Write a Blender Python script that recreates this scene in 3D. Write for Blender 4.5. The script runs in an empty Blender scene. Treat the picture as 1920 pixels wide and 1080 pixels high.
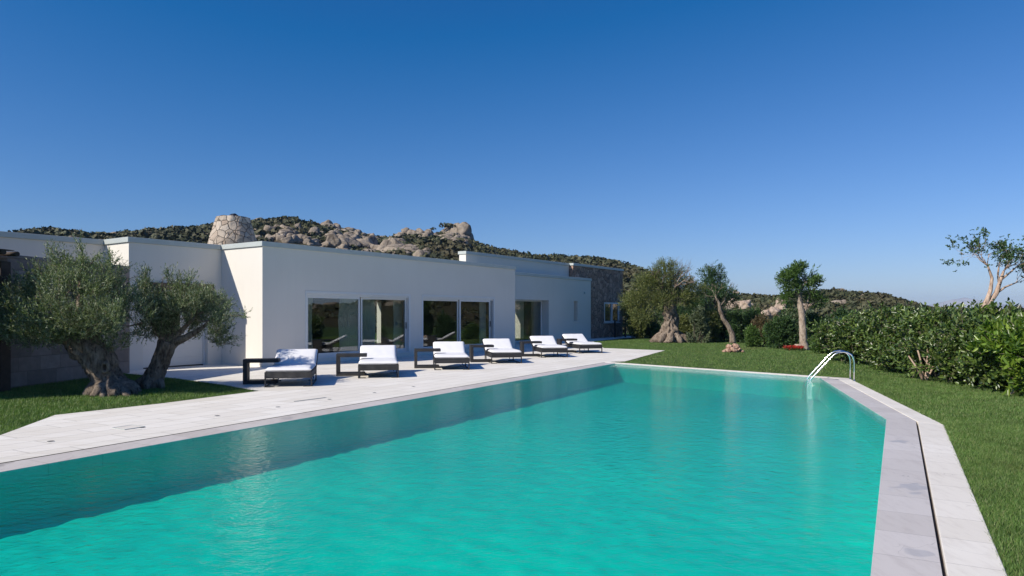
import bpy, math, random
import numpy as np
from mathutils import Vector, noise
R = math.radians
C = bpy.context.scene.collection
F, HZ, H = 1300.0, 588.0, 1.7          # focal length in px of a 1920 wide frame, horizon row, eye height

def G(x, y, z=0.0):                    # a point of the photographed ground -> metres
    Y = F*(H-z)/(y-HZ)
    return ((x-960)/F*Y, Y, z)
def P(x, y, Y):                        # a point at known distance
    return Vector(((x-960)/F*Y, Y, H+(HZ-y)/F*Y))

# ------------------------------------------------------------------ objects
def tag(o, label=None, cat=None, group=None, kind=None):
    if label: o['label'] = label
    if cat: o['category'] = cat
    if group: o['group'] = group
    if kind: o['kind'] = kind
    return o
def empty(name, loc=(0,0,0), rz=0, label=None, cat=None, group=None):
    o = bpy.data.objects.new(name, None); C.objects.link(o)
    o.location = loc; o.rotation_euler = (0,0,rz); o.empty_display_size = .2
    return tag(o, label, cat, group)
def link(name, me, mat, parent=None):
    o = bpy.data.objects.new(name, me); C.objects.link(o)
    if mat: me.materials.append(mat)
    if parent: o.parent = parent
    return o
def npmesh(name, V, Fa, smooth=False):
    V = np.asarray(V, dtype=np.float32); Fa = np.asarray(Fa, dtype=np.int32)
    me = bpy.data.meshes.new(name)
    k = Fa.shape[1]; n = len(Fa)
    me.vertices.add(len(V)); me.vertices.foreach_set('co', V.ravel())
    me.loops.add(n*k); me.loops.foreach_set('vertex_index', Fa.ravel())
    me.polygons.add(n); me.polygons.foreach_set('loop_start', np.arange(0, n*k, k, dtype=np.int32))
    if smooth: me.polygons.foreach_set('use_smooth', np.ones(n, dtype=bool))
    me.update(calc_edges=True); me.validate()
    return me

class MB:
    def __init__(s): s.v = []; s.f = []; s.sm = []
    def add(s, vs, fs, sm=False):
        b = len(s.v); s.v += [tuple(v) for v in vs]
        for f in fs: s.f.append(tuple(i+b for i in f)); s.sm.append(sm)
        return s
    def box(s, x0, x1, y0, y1, z0, z1):
        return s.add([(x0,y0,z0),(x1,y0,z0),(x1,y1,z0),(x0,y1,z0),(x0,y0,z1),(x1,y0,z1),(x1,y1,z1),(x0,y1,z1)],
              [(0,3,2,1),(4,5,6,7),(0,1,5,4),(1,2,6,5),(2,3,7,6),(3,0,4,7)])
    def tube(s, pts, rad, seg=8, cap=True, squash=None, rough=0, freq=3, seed=0, sm=True):
        pts = [Vector(p) for p in pts]; n = len(pts)
        if not hasattr(rad, '__len__'): rad = [rad]*n
        t0 = (pts[1]-pts[0]).normalized()
        ref = Vector((0,0,1)) if abs(t0.z) < .9 else Vector((1,0,0))
        a = t0.cross(ref).normalized(); vs = []
        for i in range(n):
            t = (pts[min(i+1,n-1)]-pts[max(i-1,0)]).normalized()
            a = (a-t*a.dot(t)).normalized(); b = t.cross(a)
            for k in range(seg):
                an = 2*math.pi*k/seg
                r = rad[i]
                if rough:
                    q = pts[i]*freq*.45+Vector((math.cos(an), math.sin(an), 0))*freq*.5+Vector((seed,0,0))
                    r *= 1+rough*noise.noise(q)+rough*.6*noise.noise(q*2.6)
                vs.append(pts[i]+(a*math.cos(an)+b*math.sin(an))*r)
        fs = [(i*seg+k, i*seg+(k+1)%seg, (i+1)*seg+(k+1)%seg, (i+1)*seg+k) for i in range(n-1) for k in range(seg)]
        s.add(vs, fs, sm)
        if cap:
            b = len(s.v)-len(vs)
            s.f.append(tuple(b+k for k in range(seg))[::-1]); s.sm.append(False)
            s.f.append(tuple(b+(n-1)*seg+k for k in range(seg))); s.sm.append(False)
        return s
    def disc(s, x, y, z0, z1, r, seg=24):
        vs = [(x+r*math.cos(2*math.pi*k/seg), y+r*math.sin(2*math.pi*k/seg), z) for z in (z0,z1) for k in range(seg)]
        fs = [(k,(k+1)%seg,seg+(k+1)%seg,seg+k) for k in range(seg)]+[tuple(range(seg))[::-1], tuple(range(seg,2*seg))]
        return s.add(vs, fs)
    def prism(s, poly, z0, z1):
        n = len(poly); a = sum(poly[i][0]*poly[(i+1)%n][1]-poly[(i+1)%n][0]*poly[i][1] for i in range(n))
        if a < 0: poly = poly[::-1]
        vs = [(p[0],p[1],z0) for p in poly]+[(p[0],p[1],z1) for p in poly]
        return s.add(vs, [tuple(range(n))[::-1], tuple(range(n,2*n))]+[(k,(k+1)%n,n+(k+1)%n,n+k) for k in range(n)])
    def build(s, name, mat, parent=None, bevel=0, segs=2):
        me = bpy.data.meshes.new(name); me.from_pydata(s.v, [], s.f)
        me.polygons.foreach_set('use_smooth', s.sm); me.update()
        o = link(name, me, mat, parent)
        if bevel:
            m = o.modifiers.new('bevel', 'BEVEL'); m.width = bevel; m.segments = segs; m.limit_method = 'ANGLE'
        return o

# ------------------------------------------------------------------ materials
def new_mat(name):
    m = bpy.data.materials.new(name); m.use_nodes = True
    nt = m.node_tree; nt.nodes.clear()
    out = nt.nodes.new('ShaderNodeOutputMaterial')
    return m, nt, out
def N(nt, t, **kw):
    n = nt.nodes.new('ShaderNode'+t)
    for k, v in kw.items():
        if k in n.inputs.keys(): n.inputs[k].default_value = v
        else: setattr(n, k, v)
    return n
def ramp(nt, stops, fac=None, interp='LINEAR'):
    r = N(nt, 'ValToRGB'); cr = r.color_ramp; cr.interpolation = interp
    while len(cr.elements) < len(stops): cr.elements.new(.5)
    for e, (p, c) in zip(cr.elements, stops):
        e.position = p; e.color = (*c, 1) if len(c) == 3 else c
    if fac is not None: nt.links.new(fac, r.inputs[0])
    return r.outputs[0]
def g(v): return (v, v, v)
def mixc(nt, a, b, fac, mode='MIX'):
    m = N(nt, 'Mix', data_type='RGBA', blend_type=mode)
    for s, v in ((6,a),(7,b)):
        if hasattr(v, 'is_output'): nt.links.new(v, m.inputs[s])
        else: m.inputs[s].default_value = (*v, 1)
    if hasattr(fac, 'is_output'): nt.links.new(fac, m.inputs[0])
    else: m.inputs[0].default_value = fac
    return m.outputs[2]
def coords(nt, scale=(1,1,1), rot=(0,0,0), which='Object'):
    tc = N(nt, 'TexCoord'); mp = N(nt, 'Mapping')
    mp.inputs['Scale'].default_value = scale; mp.inputs['Rotation'].default_value = rot
    nt.links.new(tc.outputs[which], mp.inputs['Vector']); return mp.outputs[0]
def noise_t(nt, vec, scale, detail=4, rough=.55):
    n = N(nt, 'TexNoise'); n.inputs['Scale'].default_value = scale; n.inputs['Detail'].default_value = detail
    n.inputs['Roughness'].default_value = rough; nt.links.new(vec, n.inputs['Vector']); return n.outputs[0]
def bump(nt, h, strength, dist=.02, prev=None):
    b = N(nt, 'Bump'); b.inputs['Strength'].default_value = strength; b.inputs['Distance'].default_value = dist
    nt.links.new(h, b.inputs['Height'])
    if prev: nt.links.new(prev, b.inputs['Normal'])
    return b.outputs[0]
def bsdf(nt, out, color, rough=.7, metal=0, nrm=None, spec=.5):
    b = N(nt, 'BsdfPrincipled')
    for k, v in (('Base Color', color), ('Roughness', rough)):
        if hasattr(v, 'is_output'): nt.links.new(v, b.inputs[k])
        else: b.inputs[k].default_value = (*v, 1) if k == 'Base Color' else v
    b.inputs['Metallic'].default_value = metal; b.inputs['Specular IOR Level'].default_value = spec
    if nrm: nt.links.new(nrm, b.inputs['Normal'])
    nt.links.new(b.outputs[0], out.inputs[0]); return b
def schlick(nt, r0, nrm=None):
    lw = N(nt, 'LayerWeight'); lw.inputs[0].default_value = .5
    if nrm: nt.links.new(nrm, lw.inputs['Normal'])
    p = N(nt, 'Math', operation='POWER'); nt.links.new(lw.outputs['Facing'], p.inputs[0]); p.inputs[1].default_value = 5
    q = N(nt, 'Math', operation='MULTIPLY_ADD'); nt.links.new(p.outputs[0], q.inputs[0]); q.inputs[1].default_value = 1-r0; q.inputs[2].default_value = r0
    return q.outputs[0]
def simple(name, c, rough=.6, var=.08, scale=6, bmp=.1, metal=0, spec=.5, bscale=60, bd=.004):
    m, nt, out = new_mat(name); v = coords(nt)
    f = noise_t(nt, v, scale)
    col = ramp(nt, [(.3, tuple(x*(1-var) for x in c)), (.7, tuple(min(1, x*(1+var)) for x in c))], f)
    bsdf(nt, out, col, rough, metal, bump(nt, noise_t(nt, v, bscale), bmp, bd), spec)
    return m

POOLDIR = math.atan2(1300, 722)       # heading of the long pool edge
M = {}
def m_plaster():
    m, nt, out = new_mat('plaster'); v = coords(nt)
    big = noise_t(nt, v, .5, 5); streak = noise_t(nt, coords(nt, (5,5,.35)), 1.3, 5)
    c = ramp(nt, [(.3, (.715,.675,.61)), (.7, (.755,.715,.655))], big)
    c = mixc(nt, c, ramp(nt, [(.45, g(1)), (.8, g(.90))], streak), .25, 'MULTIPLY')
    bsdf(nt, out, c, .9, 0, bump(nt, noise_t(nt, v, 45, 6), .16, .006), .2); return m
def m_terrace():
    m, nt, out = new_mat('travertine paving'); v = coords(nt, (1,1,1), (0,0,-POOLDIR))
    b = N(nt, 'TexBrick'); nt.links.new(v, b.inputs['Vector'])
    for k, x in (('Scale',1),('Mortar Size',.0055),('Brick Width',1.25),('Row Height',.42),('Mortar Smooth',.1),('Bias',0.)): b.inputs[k].default_value = x
    b.offset = .37; b.inputs['Color1'].default_value = (0,0,0,1); b.inputs['Color2'].default_value = (1,1,1,1); b.inputs['Mortar'].default_value = (.5,.5,.5,1)
    vein = noise_t(nt, coords(nt, (.45,5,1), (0,0,-POOLDIR)), 2.6, 7, .62)
    c = ramp(nt, [(0, (.775,.73,.655)), (.5,(.83,.785,.715)), (1, (.87,.83,.765))], b.outputs[0])
    c = mixc(nt, c, ramp(nt, [(.38, (.91,.885,.85)), (.56, g(1)), (.8, g(1.03))], vein), .75, 'MULTIPLY')
    c = mixc(nt, c, ramp(nt, [(.50, g(1)), (.72, (.965,.955,.94))], noise_t(nt, v, .8, 5)), .8, 'MULTIPLY')
    c = mixc(nt, c, (.36,.33,.29), b.outputs[1])
    inv = N(nt, 'Math', operation='SUBTRACT'); inv.inputs[0].default_value = 1; nt.links.new(b.outputs[1], inv.inputs[1])
    nb = bump(nt, inv.outputs[0], .3, .004); nb = bump(nt, noise_t(nt, v, 40, 6), .12, .004, nb)
    bsdf(nt, out, c, ramp(nt, [(.3,g(.55)),(.7,g(.75))], vein), 0, nb, .35); return m
def m_coping(name, c1, c2, wet=False):
    m, nt, out = new_mat(name); v = coords(nt, (1,1,1), (0,0,-POOLDIR)); v.node.inputs['Location'].default_value = (0,30,0)
    b = N(nt, 'TexBrick'); nt.links.new(v, b.inputs['Vector'])
    for k, x in (('Scale',1),('Mortar Size',.003),('Brick Width',.62),('Row Height',60.),('Mortar Smooth',.1),('Bias',0.)): b.inputs[k].default_value = x
    b.offset = .0; b.inputs['Color1'].default_value = (0,0,0,1); b.inputs['Color2'].default_value = (1,1,1,1); b.inputs['Mortar'].default_value = (.4,.4,.4,1)
    c = ramp(nt, [(0, c1), (1, c2)], b.outputs[0])
    vein = noise_t(nt, coords(nt, (3,.8,1), (0,0,-POOLDIR+.25)), 3.2, 8, .68)
    c = mixc(nt, c, ramp(nt, [(.36, (.82,.80,.79)), (.5, g(1)), (.75, g(1.06))], vein), .5, 'MULTIPLY')
    crack = N(nt, 'TexVoronoi', feature='DISTANCE_TO_EDGE'); crack.inputs['Scale'].default_value = 1.1
    dv = N(nt, 'VectorMath', operation='ADD'); nz = N(nt, 'TexNoise'); nz.inputs['Scale'].default_value = 3
    nt.links.new(v, nz.inputs['Vector']); nt.links.new(v, dv.inputs[0]); nt.links.new(nz.outputs[1], dv.inputs[1]); nt.links.new(dv.outputs[0], crack.inputs['Vector'])
    c = mixc(nt, c, ramp(nt, [(0, g(.62)), (.006, g(1))], crack.outputs[0]), ramp(nt, [(.55,g(0)),(.6,g(1))], noise_t(nt, v, .9, 2)), 'MULTIPLY')
    c = mixc(nt, c, tuple(.55*x for x in c1), b.outputs[1])
    wetm = noise_t(nt, v, 1.1, 3)
    if wet: c = mixc(nt, c, mixc(nt, c, g(.84), 1, 'MULTIPLY'), ramp(nt, [(.63,g(0)),(.645,g(1))], wetm))
    bsdf(nt, out, c, ramp(nt, [(.62,g(.45)),(.65,g(.3))], wetm) if wet else .6, 0, bump(nt, noise_t(nt, v, 35, 6), .12, .004), .5 if wet else .35); return m
def m_water():
    m, nt, out = new_mat('pool water')
    a = noise_t(nt, coords(nt, (1.2,1.35,1), (0,0,-.10)), 6.5, 2, .5)
    b = noise_t(nt, coords(nt, (1.1,1.2,1), (0,0,.35)), 19, 3, .6)
    c = noise_t(nt, coords(nt, (1,1,1)), 34, 2, .5)
    patch = noise_t(nt, coords(nt, (.5,1,1)), .35, 2)
    n1 = bump(nt, a, .7, .017); n2 = bump(nt, b, .75, .009, n1); n3 = bump(nt, c, .5, .004, n2)
    st = ramp(nt, [(.35,g(.35)),(.65,g(.8))], patch)
    fr = schlick(nt, .02, n3)
    gl = N(nt, 'BsdfGlossy'); gl.inputs['Roughness'].default_value = .04; nt.links.new(n3, gl.inputs['Normal'])
    tr = N(nt, 'BsdfTransparent'); tr.inputs['Color'].default_value = (.40,.97,.92,1)
    df = N(nt, 'BsdfDiffuse'); df.inputs['Color'].default_value = (.002,.46,.34,1); nt.links.new(n3, df.inputs['Normal'])
    mx = N(nt, 'MixShader'); lw = N(nt, 'LayerWeight'); lw.inputs[0].default_value = .5      # slanting paths through the cloudy water are longer
    pw = N(nt, 'Math', operation='POWER'); nt.links.new(lw.outputs['Facing'], pw.inputs[0]); pw.inputs[1].default_value = 11
    ma = N(nt, 'Math', operation='MULTIPLY_ADD'); nt.links.new(pw.outputs[0], ma.inputs[0]); ma.inputs[1].default_value = .75; ma.inputs[2].default_value = .14
    nt.links.new(ma.outputs[0], mx.inputs[0])
    nt.links.new(tr.outputs[0], mx.inputs[1]); nt.links.new(df.outputs[0], mx.inputs[2])
    mm = N(nt, 'MixShader'); nt.links.new(fr, mm.inputs[0]); nt.links.new(mx.outputs[0], mm.inputs[1]); nt.links.new(gl.outputs[0], mm.inputs[2])
    nt.links.new(mm.outputs[0], out.inputs[0]); return m
def m_basin():
    m, nt, out = new_mat('turquoise pool lining'); v = coords(nt)
    c = ramp(nt, [(.35, (.002,.55,.47)), (.65, (.003,.66,.52))], noise_t(nt, v, .28, 2))
    bsdf(nt, out, c, .7, 0, None, .2); return m
def m_glass():
    m, nt, out = new_mat('window glass'); fr = schlick(nt, .13)
    gl = N(nt, 'BsdfGlossy'); gl.inputs['Roughness'].default_value = 0.0
    tr = N(nt, 'BsdfTransparent'); tr.inputs['Color'].default_value = (.80,.84,.82,1)
    n = bump(nt, noise_t(nt, coords(nt), .9, 1), .05, .02); nt.links.new(n, gl.inputs['Normal'])
    mm = N(nt, 'MixShader'); nt.links.new(fr, mm.inputs[0]); nt.links.new(tr.outputs[0], mm.inputs[1]); nt.links.new(gl.outputs[0], mm.inputs[2])
    nt.links.new(mm.outputs[0], out.inputs[0]); return m
def m_rubble(name, scale, c1, c2, mort, flat=False, mw=.05):
    m, nt, out = new_mat(name); v0 = coords(nt)
    nz = N(nt, 'TexNoise'); nz.inputs['Scale'].default_value = scale*1.2; nt.links.new(v0, nz.inputs['Vector'])
    sc = N(nt, 'VectorMath', operation='SCALE'); sc.inputs['Scale'].default_value = .45/scale; nt.links.new(nz.outputs[1], sc.inputs[0])
    ad = N(nt, 'VectorMath', operation='ADD'); nt.links.new(v0, ad.inputs[0]); nt.links.new(sc.outputs[0], ad.inputs[1]); v = ad.outputs[0]
    e = N(nt, 'TexVoronoi', feature='DISTANCE_TO_EDGE'); e.inputs['Scale'].default_value = scale; nt.links.new(v, e.inputs['Vector'])
    k = N(nt, 'TexVoronoi', feature='F1'); k.inputs['Scale'].default_value = scale; nt.links.new(v, k.inputs['Vector'])
    bw = N(nt, 'SeparateColor'); nt.links.new(k.outputs['Color'], bw.inputs[0])
    c = ramp(nt, [(0,c1),(.5,tuple((a+b)/2 for a,b in zip(c1,c2))),(1,c2)], bw.outputs[0])
    c = mixc(nt, c, (.44,.32,.24), ramp(nt, [(.55,g(0)),(1,g(.55))], bw.outputs[1]))
    c = mixc(nt, c, ramp(nt, [(.3,g(.72)),(.7,g(1.15))], noise_t(nt, v0, 14, 6, .65)), .8, 'MULTIPLY')
    mk = ramp(nt, [(mw*.5,g(1)),(mw,g(0))], e.outputs[0])
    c = mixc(nt, c, mort, mk)
    nb = bump(nt, ramp(nt, [(0,g(0)),(mw*1.8,g(.8)),(.3,g(1))], e.outputs[0]), .9, .05)
    nb = bump(nt, noise_t(nt, v0, 22, 6), .4, .02, nb)
    bsdf(nt, out, c, .9, 0, nb, .2); return m
def m_ashlar():
    m, nt, out = new_mat('stone block masonry'); tc = N(nt, 'TexCoord'); sp = N(nt, 'SeparateXYZ'); cb = N(nt, 'CombineXYZ')
    nt.links.new(tc.outputs['Object'], sp.inputs[0]); nt.links.new(sp.outputs[0], cb.inputs[0]); nt.links.new(sp.outputs[2], cb.inputs[1])
    b = N(nt, 'TexBrick'); nt.links.new(cb.outputs[0], b.inputs['Vector'])
    for k, x in (('Scale',1),('Mortar Size',.007),('Brick Width',.62),('Row Height',.34),('Mortar Smooth',.3),('Bias',0.)): b.inputs[k].default_value = x
    b.inputs['Color1'].default_value = (0,0,0,1); b.inputs['Color2'].default_value = (1,1,1,1); b.inputs['Mortar'].default_value = (.5,.5,.5,1); b.offset = .43; b.squash = 1.4; b.squash_frequency = 3
    c = ramp(nt, [(0,(.22,.18,.155)),(.5,(.27,.225,.195)),(1,(.32,.27,.235))], b.outputs[0])
    v = coords(nt); c = mixc(nt, c, ramp(nt, [(.3,g(.75)),(.7,g(1.12))], noise_t(nt, v, 5, 7, .65)), .8, 'MULTIPLY')
    c = mixc(nt, c, (.20,.165,.14), b.outputs[1])
    inv = N(nt, 'Math', operation='SUBTRACT'); inv.inputs[0].default_value = 1; nt.links.new(b.outputs[1], inv.inputs[1])
    nb = bump(nt, inv.outputs[0], .8, .02); nb = bump(nt, noise_t(nt, v, 14, 6), .4, .02, nb)
    bsdf(nt, out, c, .9, 0, nb, .2); return m
def m_bark(name, c1, c2, scale=3, bd=.06):
    m, nt, out = new_mat(name); v = coords(nt, (1,1,.45))
    f = noise_t(nt, v, scale*2.2, 9, .72); r = noise_t(nt, coords(nt, (1,1,.22)), scale*5, 6, .7)
    c = ramp(nt, [(.34,c1),(.62,c2)], f); c = mixc(nt, c, tuple(.4*x for x in c1), ramp(nt, [(.36,g(.85)),(.47,g(0))], r))
    nb = bump(nt, r, .9, bd); nb = bump(nt, f, 1, bd*1.2, nb)
    bsdf(nt, out, c, .9, 0, nb, .15); return m
def m_leaf(name, cols, rough=.5, trans=.25, spec=.4, ns=1.6):
    m, nt, out = new_mat(name); ge = N(nt, 'NewGeometry')
    cols = [tuple(min(.6, x*(.95 if ns < 1 else 1.35)) for x in q) for q in cols]
    n = len(cols); c = ramp(nt, [(i/max(1,n-1), q) for i, q in enumerate(cols)], ge.outputs['Random Per Island'])
    c = mixc(nt, c, ramp(nt, [(.35,g(.75)),(.65,g(1.2))], noise_t(nt, coords(nt), ns, 2)), .7, 'MULTIPLY')
    if ns < 1: c = mixc(nt, c, (.10,.075,.04), ramp(nt, [(.5,g(0)),(.7,g(.6))], noise_t(nt, coords(nt), ns*.6, 4)))
    if name == 'grass blades': c = mixc(nt, c, (.20,.17,.07), ramp(nt, [(.56,g(0)),(.72,g(.55))], noise_t(nt, coords(nt,(.5,1,1)), .42, 4)))
    b = bsdf(nt, out, c, rough, 0, None, spec)
    if trans:
        t = N(nt, 'BsdfTranslucent'); nt.links.new(mixc(nt, c, (1.5,1.7,.7), 1, 'MULTIPLY'), t.inputs[0])
        mx = N(nt, 'MixShader'); mx.inputs[0].default_value = trans
        nt.links.new(b.outputs[0], mx.inputs[1]); nt.links.new(t.outputs[0], mx.inputs[2]); nt.links.new(mx.outputs[0], out.inputs[0])
    return m
def m_lawn():
    m, nt, out = new_mat('lawn turf'); v = coords(nt)
    c = ramp(nt, [(.3,(.045,.082,.022)),(.55,(.07,.118,.034)),(.8,(.11,.15,.05))], noise_t(nt, v, 1.1, 6, .7))
    c = mixc(nt, c, ramp(nt, [(.3,g(.6)),(.7,g(1.3))], noise_t(nt, v, 40, 4, .8)), .8, 'MULTIPLY')
    c = mixc(nt, c, (.17,.14,.06), ramp(nt, [(.64,g(0)),(.75,g(.7))], noise_t(nt, coords(nt,(.5,1,1)), .42, 4)))
    bsdf(nt, out, c, .9, 0, bump(nt, noise_t(nt, v, 60, 4), .6, .03), .1); return m
def m_hill():
    m, nt, out = new_mat('hill soil and rock'); v = coords(nt)
    c = ramp(nt, [(.35,(.065,.065,.032)),(.56,(.105,.088,.05)),(.64,(.20,.165,.125)),(.78,(.28,.23,.185))], noise_t(nt, v, .09, 9, .66))
    bsdf(nt, out, c, .95, 0, bump(nt, noise_t(nt, v, .8, 8, .7), 1, .8), .1); return m
def m_rock(name, c1, c2, s=1.0):
    m, nt, out = new_mat(name); v = coords(nt)
    f = noise_t(nt, v, 1.5*s, 9, .68); w = N(nt, 'TexVoronoi', feature='DISTANCE_TO_EDGE'); w.inputs['Scale'].default_value = .9*s
    nt.links.new(coords(nt, (1,1,.5), (.3,.2,0)), w.inputs['Vector'])
    c = ramp(nt, [(.3,c1),(.65,c2)], f); c = mixc(nt, c, tuple(.4*x for x in c1), ramp(nt, [(0,g(.8)),(.05,g(0))], w.outputs[0]))
    bsdf(nt, out, c, .95, 0, bump(nt, f, .9, .25/s), .15); return m
def m_shutter():
    m, nt, out = new_mat('white boarded door'); tc = N(nt, 'TexCoord'); w = N(nt, 'TexWave', wave_type='BANDS', bands_direction='Z', wave_profile='SAW')
    w.inputs['Scale'].default_value = 1.1; nt.links.new(tc.outputs['Object'], w.inputs['Vector'])
    bsdf(nt, out, (.74,.72,.68), .6, 0, bump(nt, ramp(nt, [(0,g(0)),(.06,g(1))], w.outputs[0]), .4, .01)); return m
def m_rattan():
    m, nt, out = new_mat('woven charcoal rattan'); v = coords(nt)
    c = N(nt, 'TexChecker'); c.inputs['Scale'].default_value = 60; nt.links.new(v, c.inputs[0])
    col = mixc(nt, (.012,.012,.014), (.024,.023,.026), c.outputs[1])
    bsdf(nt, out, col, .55, 0, bump(nt, c.outputs[1], .5, .004)); return m

M['plaster'] = m_plaster(); M['terrace'] = m_terrace()
M['coping_white'] = m_coping('pale stone coping', (.73,.675,.595), (.81,.76,.685))
M['coping_grey'] = m_coping('grey stone pool edge', (.57,.515,.47), (.655,.60,.56), True)
M['water'] = m_water(); M['basin'] = m_basin(); M['glass'] = m_glass()
M['fascia'] = simple('painted metal fascia', (.47,.50,.48), .45, .05, 2, .05)
M['frame'] = simple('white window frame', (.70,.70,.69), .4, .03, 3, .03)
M['rubble'] = m_rubble('stone rubble facing', 3.0, (.31,.19,.14), (.58,.385,.29), (.15,.11,.09), mw=.045)
M['chimney'] = m_rubble('pale chimney stones', 3.7, (.32,.265,.21), (.60,.51,.42), (.15,.115,.09), mw=.032)
M['ashlar'] = m_ashlar(); M['shutter'] = m_shutter(); M['rattan'] = m_rattan()
M['dark_metal'] = simple('dark metal', (.02,.02,.022), .45, .1, 8, .05)
M['dark_wood'] = simple('dark weathered wood', (.05,.032,.022), .75, .3, 8, .4)
M['brown_wood'] = simple('brown timber lintel', (.16,.10,.065), .7, .2, 8, .3)
M['chrome'] = simple('polished steel', (.80,.81,.82), .2, .02, 3, 0, 1)
M['cushion'] = simple('white outdoor cushion fabric', (.80,.79,.80), .85, .03, 3, .25, bscale=9, bd=.01)
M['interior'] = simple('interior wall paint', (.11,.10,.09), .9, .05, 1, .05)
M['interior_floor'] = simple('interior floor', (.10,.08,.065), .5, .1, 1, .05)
M['curtain'] = simple('sheer pale curtain', (.62,.68,.64), .9, .05, 3, .1)
M['bark_olive'] = m_bark('olive bark', (.115,.082,.06), (.37,.30,.24), 3.2)
M['bark_dark'] = m_bark('dark bark', (.05,.038,.03), (.17,.13,.10), 3.2)
M['bark_pale'] = m_bark('pale cork bark', (.24,.175,.13), (.50,.41,.33), 3.5, .03)
M['bark_pink'] = m_bark('reddish peeling bark', (.28,.18,.13), (.58,.44,.34), 2.5, .02)
M['leaf_olive'] = m_leaf('olive leaves', [(.045,.07,.026),(.08,.11,.045),(.12,.15,.07),(.18,.21,.12),(.31,.34,.24)], .5, .18)
M['leaf_oldolive'] = m_leaf('old olive leaves', [(.055,.075,.02),(.09,.115,.032),(.125,.145,.042),(.18,.18,.07),(.085,.10,.035)], .55, .2)
M['leaf_dark'] = m_leaf('dark evergreen leaves', [(.018,.042,.014),(.03,.065,.02),(.048,.09,.028),(.07,.115,.036)], .5, .15)
M['leaf_oak'] = m_leaf('cork oak leaves', [(.035,.07,.018),(.055,.105,.025),(.085,.145,.035),(.12,.175,.05)], .5, .2)
M['leaf_laurel'] = m_leaf('glossy laurel leaves', [(.025,.045,.013),(.04,.075,.018),(.06,.10,.022),(.085,.13,.028),(.12,.165,.035),(.05,.05,.03)], .34, .2, .6)
M['leaf_bright'] = m_leaf('bright green laurel leaves', [(.04,.075,.012),(.065,.12,.016),(.11,.18,.024),(.18,.25,.034),(.045,.08,.015)], .32, .3, .5)
M['leaf_grey'] = m_leaf('grey green leaves', [(.065,.085,.045),(.10,.125,.068),(.14,.165,.095),(.08,.10,.05)], .6, .15)
M['leaf_brown'] = m_leaf('reddish brown twigs and leaves', [(.10,.065,.035),(.13,.09,.05),(.07,.08,.03),(.16,.11,.06)], .7, .15)
M['leaf_scrub'] = m_leaf('hill scrub leaves', [(.030,.042,.018),(.05,.06,.024),(.075,.078,.032),(.09,.085,.04)], .7, .0, .4, .22)
M['petal'] = m_leaf('red flowers', [(.45,.02,.02),(.60,.05,.03),(.35,.02,.03),(.06,.09,.03)], .5, .2)
M['grass'] = m_leaf('grass blades', [(.046,.098,.02),(.068,.132,.028),(.092,.16,.036),(.13,.19,.055),(.19,.20,.09)], .5, .25, .3)
M['lawn'] = m_lawn(); M['hill'] = m_hill()
M['rock'] = m_rock('granite', (.185,.148,.113), (.385,.325,.262), .35)
M['rock_red'] = m_rock('reddish stones', (.28,.15,.10), (.52,.36,.27), 5)
M['rock_near'] = m_rock('granite boulder', (.32,.23,.17), (.55,.44,.36), .6)
M['mountain'] = simple('bare distant mountain', (.36,.35,.35), .95, .3, .004, 0)
M['soil'] = simple('dark planting soil', (.07,.045,.03), .95, .3, 3, .8)

# ------------------------------------------------------------------ camera, light
cam = bpy.data.cameras.new('camera'); co = bpy.data.objects.new('camera', cam); C.objects.link(co)
co.location = (0,0,H); co.rotation_euler = (R(90),0,0)
cam.sensor_width = 36; cam.lens = F/1920*36; cam.shift_y = (HZ-540)/1920; cam.clip_end = 20000; cam.clip_start = .05
sc = bpy.context.scene; sc.camera = co
TS = Vector((-1.15,-.72,1.0)).normalized()
elev = math.asin(TS.z); az = math.atan2(TS.x, TS.y)
sun = bpy.data.lights.new('sun', 'SUN'); so = bpy.data.objects.new('sun', sun); C.objects.link(so)
sun.energy = 4.0; sun.angle = R(.53); sun.color = (1,.935,.82)
so.rotation_euler = TS.to_track_quat('Z','Y').to_euler(); so.location = (-30,0,40)
w = bpy.data.worlds.new('World'); sc.world = w; w.use_nodes = True; nt = w.node_tree
bg = nt.nodes['Background']; sky = nt.nodes.new('ShaderNodeTexSky'); sky.sky_type = 'NISHITA'; sky.sun_disc = False
sky.sun_elevation = elev; sky.sun_rotation = az % (2*math.pi); sky.air_density = 1.0; sky.dust_density = .25; sky.ozone_density = 3.5; sky.altitude = 0
# clear polarised-looking sky: each channel falls off faster towards the zenith
sp_ = nt.nodes.new('ShaderNodeSeparateColor'); cb_ = nt.nodes.new('ShaderNodeCombineColor'); nt.links.new(sky.outputs[0], sp_.inputs[0])
for i_, (off, k_) in enumerate([(.091,.95),(.041,.955),(0,1.25)]):
    q_ = nt.nodes.new('ShaderNodeMath'); q_.operation = 'SUBTRACT'; nt.links.new(sp_.outputs[i_], q_.inputs[0]); q_.inputs[1].default_value = off/.088
    w_ = nt.nodes.new('ShaderNodeMath'); w_.operation = 'MULTIPLY'; nt.links.new(q_.outputs[0], w_.inputs[0]); w_.inputs[1].default_value = k_
    e_ = nt.nodes.new('ShaderNodeMath'); e_.operation = 'MAXIMUM'; nt.links.new(w_.outputs[0], e_.inputs[0]); e_.inputs[1].default_value = .12; nt.links.new(e_.outputs[0], cb_.inputs[i_])
nt.links.new(cb_.outputs[0], bg.inputs[0]); bg.inputs[1].default_value = .064
sc.view_settings.view_transform = 'Standard'; sc.view_settings.look = 'None'; sc.view_settings.exposure = 0.44; sc.view_settings.gamma = 1
sc.cycles.max_bounces = 8; sc.cycles.transparent_max_bounces = 16; sc.cycles.caustics_reflective = False; sc.cycles.caustics_refractive = False

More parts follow.
